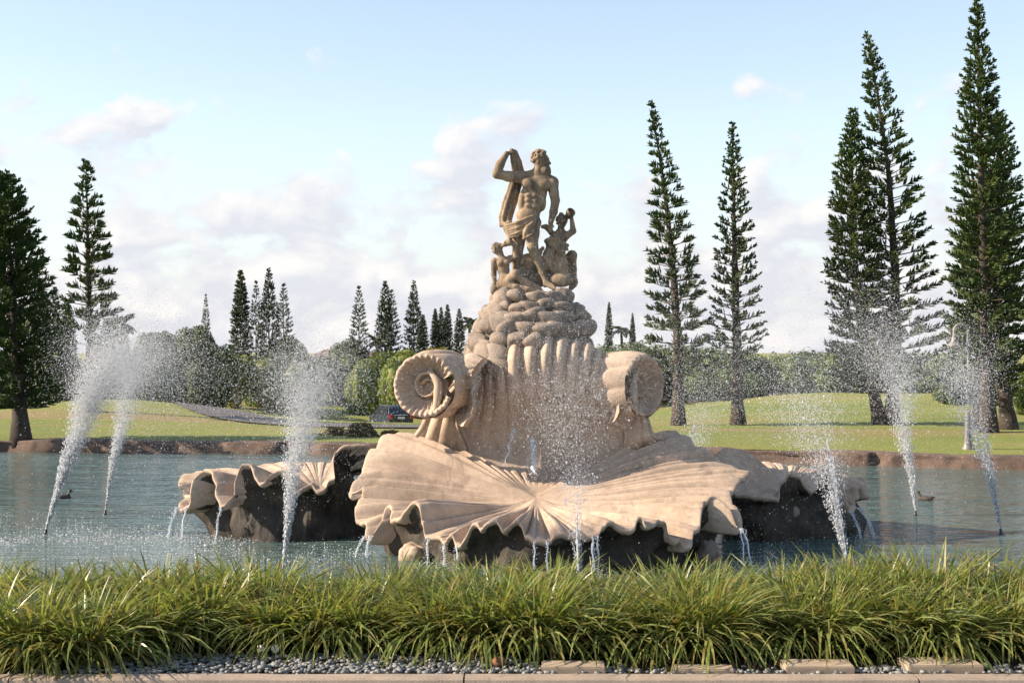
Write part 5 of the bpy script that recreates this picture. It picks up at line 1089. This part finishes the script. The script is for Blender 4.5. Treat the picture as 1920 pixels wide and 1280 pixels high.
# ------------------------------------------------------------------ lamp post, car, ducks, roof
def lamp_post():
    x, D = lawn_hit(1815, 842); t = empty('lamp_post', (x, D, lz(x, D))); tag(t, 'grey gooseneck lamp post with a bell shade on the right lawn', 'lamp'); h = CAMZ - (608 - HOR) / F * D - lz(x, D); s = D / F
    b = MB(); b.lathe([(0.0, -0.2), (0.19, -0.2), (0.19, 0.05), (0.15, 0.10), (0.12, 0.26), (0.10, 0.6), (0.085, 1.0), (0.08, 1.3)], (0, 0, 0), 16); b.build('base', M['metal_post'], t, True)
    b = MB(); r = 13 * s; ph = np.linspace(0, np.pi, 14); arc = np.stack((-r + r * np.cos(ph), 0 * ph, h - r + r * np.sin(ph)), -1); P = np.concatenate((np.array(((0, 0, 1.2), (0, 0, h * 0.5))), arc, np.array(((-2 * r, 0, h - r - 0.12),))))
    b.tube(P, np.interp(np.arange(len(P)), (0, 1, 2, len(P)), (0.08, 0.075, 0.065, 0.05)), 12); b.build('pole', M['metal_post'], t, True)
    b = MB(); c = (-2 * r, 0, h - r); b.lathe([(0.0, -0.02), (0.05, -0.05), (0.06, -0.18), (0.10, -0.21), (0.09, -0.28), (0.15, -0.37), (0.21, -0.46), (0.22, -0.49), (0.20, -0.49), (0.0, -0.40)], c, 20); sh = b.build('lamp_shade', M['metal_post'], t, True)
    b = MB(); b.lathe([(0.0, -0.53), (0.045, -0.52), (0.06, -0.47), (0.045, -0.43), (0.0, -0.41)], c, 14); b.build('bulb', M['white_metal'], sh, True)
lamp_post()
def suv():
    D = 104.0; x = (733 - 960) / F * D; z = CAMZ - (808 - HOR) / F * D; z = max(z, lz(x, D)); t = empty('parked_car', (x, D, z), R(24)); tag(t, 'dark blue car seen from behind beside the left volute', 'car')
    # heading +Y in local space, rear towards -Y
    W = 0.93; prof = [(-2.25, 0.45), (-2.28, 0.95), (-2.10, 1.05), (-1.85, 1.62), (-1.6, 1.70), (0.1, 1.70), (0.55, 1.60), (1.15, 1.08), (2.05, 0.98), (2.30, 0.80), (2.30, 0.42), (-2.25, 0.42)]
    b = MB(); n = len(prof); V = []
    for sx, k in ((-1, 1.0), (-0.96, 1.0), (0.96, 1.0), (1, 1.0)):
        for y, zz in prof:
            tw = W * (1 - 0.20 * max(0, zz - 1.0)); V.append((sx * tw, y * (1.0 if abs(sx) < 1 else 0.985), 0.42 + (zz - 0.42) * (1.0 if abs(sx) < 1 else 0.985)))
    V = np.array(V); b.add(V, [grid_faces(4, n, False)]); b.F.setdefault(n, []).extend([np.arange(n)[None], (np.arange(n) + 3 * n)[None, ::-1]])
    b.F[4].append(np.array([[i * n + n - 1, i * n, (i + 1) * n, (i + 1) * n + n - 1] for i in range(3)])); body = b.build('body', M['car_paint'], t)
    def quad(name, pts, m, par=t): q = MB(); q.add(pts, np.array(((0, 1, 2, 3),))); return q.build(name, m, par)
    quad('window', [(-0.66, -2.03, 1.14), (0.66, -2.03, 1.14), (0.62, -1.85, 1.58), (-0.62, -1.85, 1.58)], M['glass'])['label'] = 'dark rear window'
    for s in (-1, 1):
        w = [(s * 0.925, -1.75, 1.10), (s * 0.925, 0.95, 1.10), (s * 0.845, 0.45, 1.55), (s * 0.845, -1.62, 1.60)]; quad('window', w if s > 0 else w[::-1], M['glass'])
        q = MB(); q.box((s * 0.80, -2.26, 0.92), (0.11, 0.05, 0.16)); q.build('tail_light', M['red'], t)
        q = MB(); q.box((s * 0.98, 0.75, 1.12), (0.09, 0.05, 0.07)); q.build('mirror', M['black'], t)
        for y in (-1.40, 1.45):
            q = MB(); q.tube([(s * 0.70, y, 0.36), (s * 0.95, y, 0.36)], 0.36, 20); wh = q.build('wheel', M['rubber'], t, False); q = MB(); q.tube([(s * 0.94, y, 0.36), (s * 0.965, y, 0.36)], 0.22, 16); q.build('rim', M['silver'], wh)
    q = MB(); q.box((0, -2.30, 0.52), (0.88, 0.07, 0.11)); q.build('bumper', M['black'], t)
    q = MB(); q.box((0, -2.30, 0.84), (0.26, 0.015, 0.07)); q.build('number_plate', M['white_metal'], t)
    q = MB(); q.box((0, -2.22, 1.04), (0.5, 0.03, 0.02)); q.build('trim_strip', M['silver'], t)
suv()
def duck(px, py, rz, label):
    D = ground_D(py, 0); p = at(px, py, D); t = empty('duck', (p[0], p[1], 0), rz); tag(t, label, 'duck', 'ducks on the pond')
    s = SDF((-0.28, -0.13, -0.08), (0.26, 0.13, 0.30), 0.008)
    s.ell((0, 0, 0.03), (0.19, 0.09, 0.075), 0.03); s.cap((-0.14, 0, 0.06), (-0.23, 0, 0.09), 0.045, 0.012, 0.03); s.cap((0.12, 0, 0.06), (0.16, 0, 0.16), 0.045, 0.03, 0.03); s.ell((0.175, 0, 0.185), (0.045, 0.035, 0.038), 0.015)
    link('body', s.mesh('duck_body', M['duck']), t); b = MB(); b.tube([(0.205, 0, 0.18), (0.255, 0, 0.168)], (0.016, 0.010), 8); b.build('bill', M['bill'], t, True)
duck(1735, 937, 2.6, 'small brown duck floating beside the far right jet')
duck(118, 934, 0.4, 'small dark duck floating behind the tall left jet')
def house():
    D = 142.0; c = at(648, 690, D); t = empty('house', (c[0], D, lz(c[0], D))); tag(t, 'small house with reddish roof peeking over the hedge', 'house'); h = CAMZ - (654 - HOR) / F * D - lz(c[0], D)
    b = MB(); b.box((0, 0, (h - 0.9) / 2), (3.4, 2.6, (h - 0.9) / 2)); b.build('wall', M['wall'], t)
    b = MB(); b.add([(-3.8, -3.0, h - 0.95), (3.8, -3.0, h - 0.95), (3.8, 3.0, h - 0.95), (-3.8, 3.0, h - 0.95), (-2.0, 0, h), (2.0, 0, h)], [np.array(((0, 1, 5, 4), (2, 3, 4, 5), (0, 3, 2, 1))), np.array(((1, 2, 5), (3, 0, 4)))]); b.build('roof', M['roof'], t)
    for k in (-1.6, 1.6):
        b = MB(); b.box((k, -2.62, h - 1.8), (0.55, 0.03, 0.5)); b.build('window', M['glass'], t)
house()

# ------------------------------------------------------------------ strap leaved clumps along the kerb
def clump_mesh(seed, n, Rb, hgt):
    r = np.random.default_rng(seed); seg = 6; s = np.linspace(0, 1, seg + 1); V = np.empty((n, seg + 1, 2, 3))
    az = r.uniform(0, 2 * np.pi, n); b0 = np.sqrt(r.uniform(0, 1, n)) * Rb; lift = r.beta(1.25, 1.35, n)                 # 1 = upright, 0 = arching to the ground
    L = hgt * r.uniform(0.75, 1.35, n) * (0.85 + 0.35 * (1 - lift)); w = r.uniform(0.0055, 0.0105, n); baz = az + r.normal(size=n) * 0.5
    el0 = R(88) - (1 - lift) * R(45) * r.uniform(0.5, 1.0, n); bend = (0.35 + (1 - lift) * 1.75) * r.uniform(0.6, 1.3, n)
    p = np.stack((b0 * np.cos(az), b0 * np.sin(az), np.full(n, -0.02)), -1); out = np.stack((np.cos(baz), np.sin(baz)), -1); side = np.stack((-out[:, 1], out[:, 0], 0 * b0), -1)
    tw = r.normal(size=n) * 0.5
    for i in range(seg + 1):
        a = el0 - bend * s[i] ** 1.4 * 1.15
        if i: p = p + (L / seg)[:, None] * np.stack((np.cos(a) * out[:, 0], np.cos(a) * out[:, 1], np.sin(a)), -1)
        ww = w * (0.75 + 0.6 * s[i]) * (1 - s[i] ** 3.5) + 0.0006; up = np.stack((-np.sin(a) * out[:, 0], -np.sin(a) * out[:, 1], np.cos(a)), -1); sd = side * np.cos(tw)[:, None] + up * np.sin(tw)[:, None]
        q = p.copy(); q[:, 2] = np.maximum(q[:, 2], 0.012)
        V[:, i, 0] = q - sd * ww[:, None]; V[:, i, 1] = q + sd * ww[:, None]
    k = (np.arange(n) * (seg + 1) * 2)[:, None, None]; f = np.array([(2 * i, 2 * i + 1, 2 * i + 3, 2 * i + 2) for i in range(seg)])[None] + k
    return np_mesh('blades', V.reshape(-1, 3), f.reshape(-1, 4), M['blade'], True)
def crown_base(seed):
    b = MB(); r = np.random.default_rng(seed)
    for i in range(14):
        a = r.uniform(0, 6.28); q = math.sqrt(r.uniform()) * 0.15; x, y = q * math.cos(a), q * math.sin(a); b.tube([(x, y, -0.04), (x * 1.15, y * 1.15, 0.09)], (0.016, 0.006), 6)
    return b.mesh('stem_base', M['soil'], True)
CM = [clump_mesh(300 + i, 620, 0.17, 0.60) for i in range(7)]; CB = crown_base(5)
ORD = ('first', 'second', 'third', 'fourth', 'fifth', 'sixth', 'seventh', 'eighth', 'ninth', 'tenth', 'eleventh', 'twelfth', 'thirteenth', 'fourteenth', 'fifteenth', 'sixteenth', 'seventeenth', 'eighteenth', 'nineteenth', 'twentieth', 'twenty first', 'twenty second', 'twenty third', 'twenty fourth')
def plants():
    r = np.random.default_rng(61)
    def put(px, D, sc, sz, label, group, z=1.40):
        x = (px - 960) / F * D; t = empty('strap_leaf_plant', (x, D, z), r.uniform(0, 6.28)); t.scale = (sc, sc, sz); tag(t, label, 'plant', group); link('blades', CM[int(r.integers(7))], t); link('stem_base', CB, t)
    G1 = 'front row of strap leaved plants'; G2 = 'back row of strap leaved plants'
    put(60, 10.02, 1.05, 0.92, 'large arching plant at the left end nearest the kerb', G1); put(165, 10.0, 0.98, 0.90, 'plant nearest the kerb, second from the left edge', G1); put(-40, 10.1, 1.0, 0.95, 'plant cut by the left edge nearest the kerb', G1)
    fx = [275, 385, 490, 590, 680, 800, 905, 1010, 1120, 1230, 1335, 1440, 1550, 1660, 1770, 1880]
    for i, px in enumerate(fx): put(px + r.normal() * 10, 10.55 + r.normal() * 0.06 - (0.12 if px > 800 else 0), r.uniform(0.92, 1.18), r.uniform(0.80, 1.02) * (0.85 if px == 680 else 1), '%s plant from the left in the front row behind the pebbles' % ORD[i], G1)
    bx = list(range(-30, 1990, 106))
    for i, px in enumerate(bx): put(px + r.normal() * 12, 11.15 + r.normal() * 0.08, r.uniform(0.92, 1.18), r.uniform(0.84, 1.06) * (np.interp(px, (0, 150, 730, 900, 1600, 1900), (0.90, 1.0, 0.92, 0.98, 1.12, 1.15))), '%s plant from the left in the back row by the water' % ORD[i], G2)
plants()
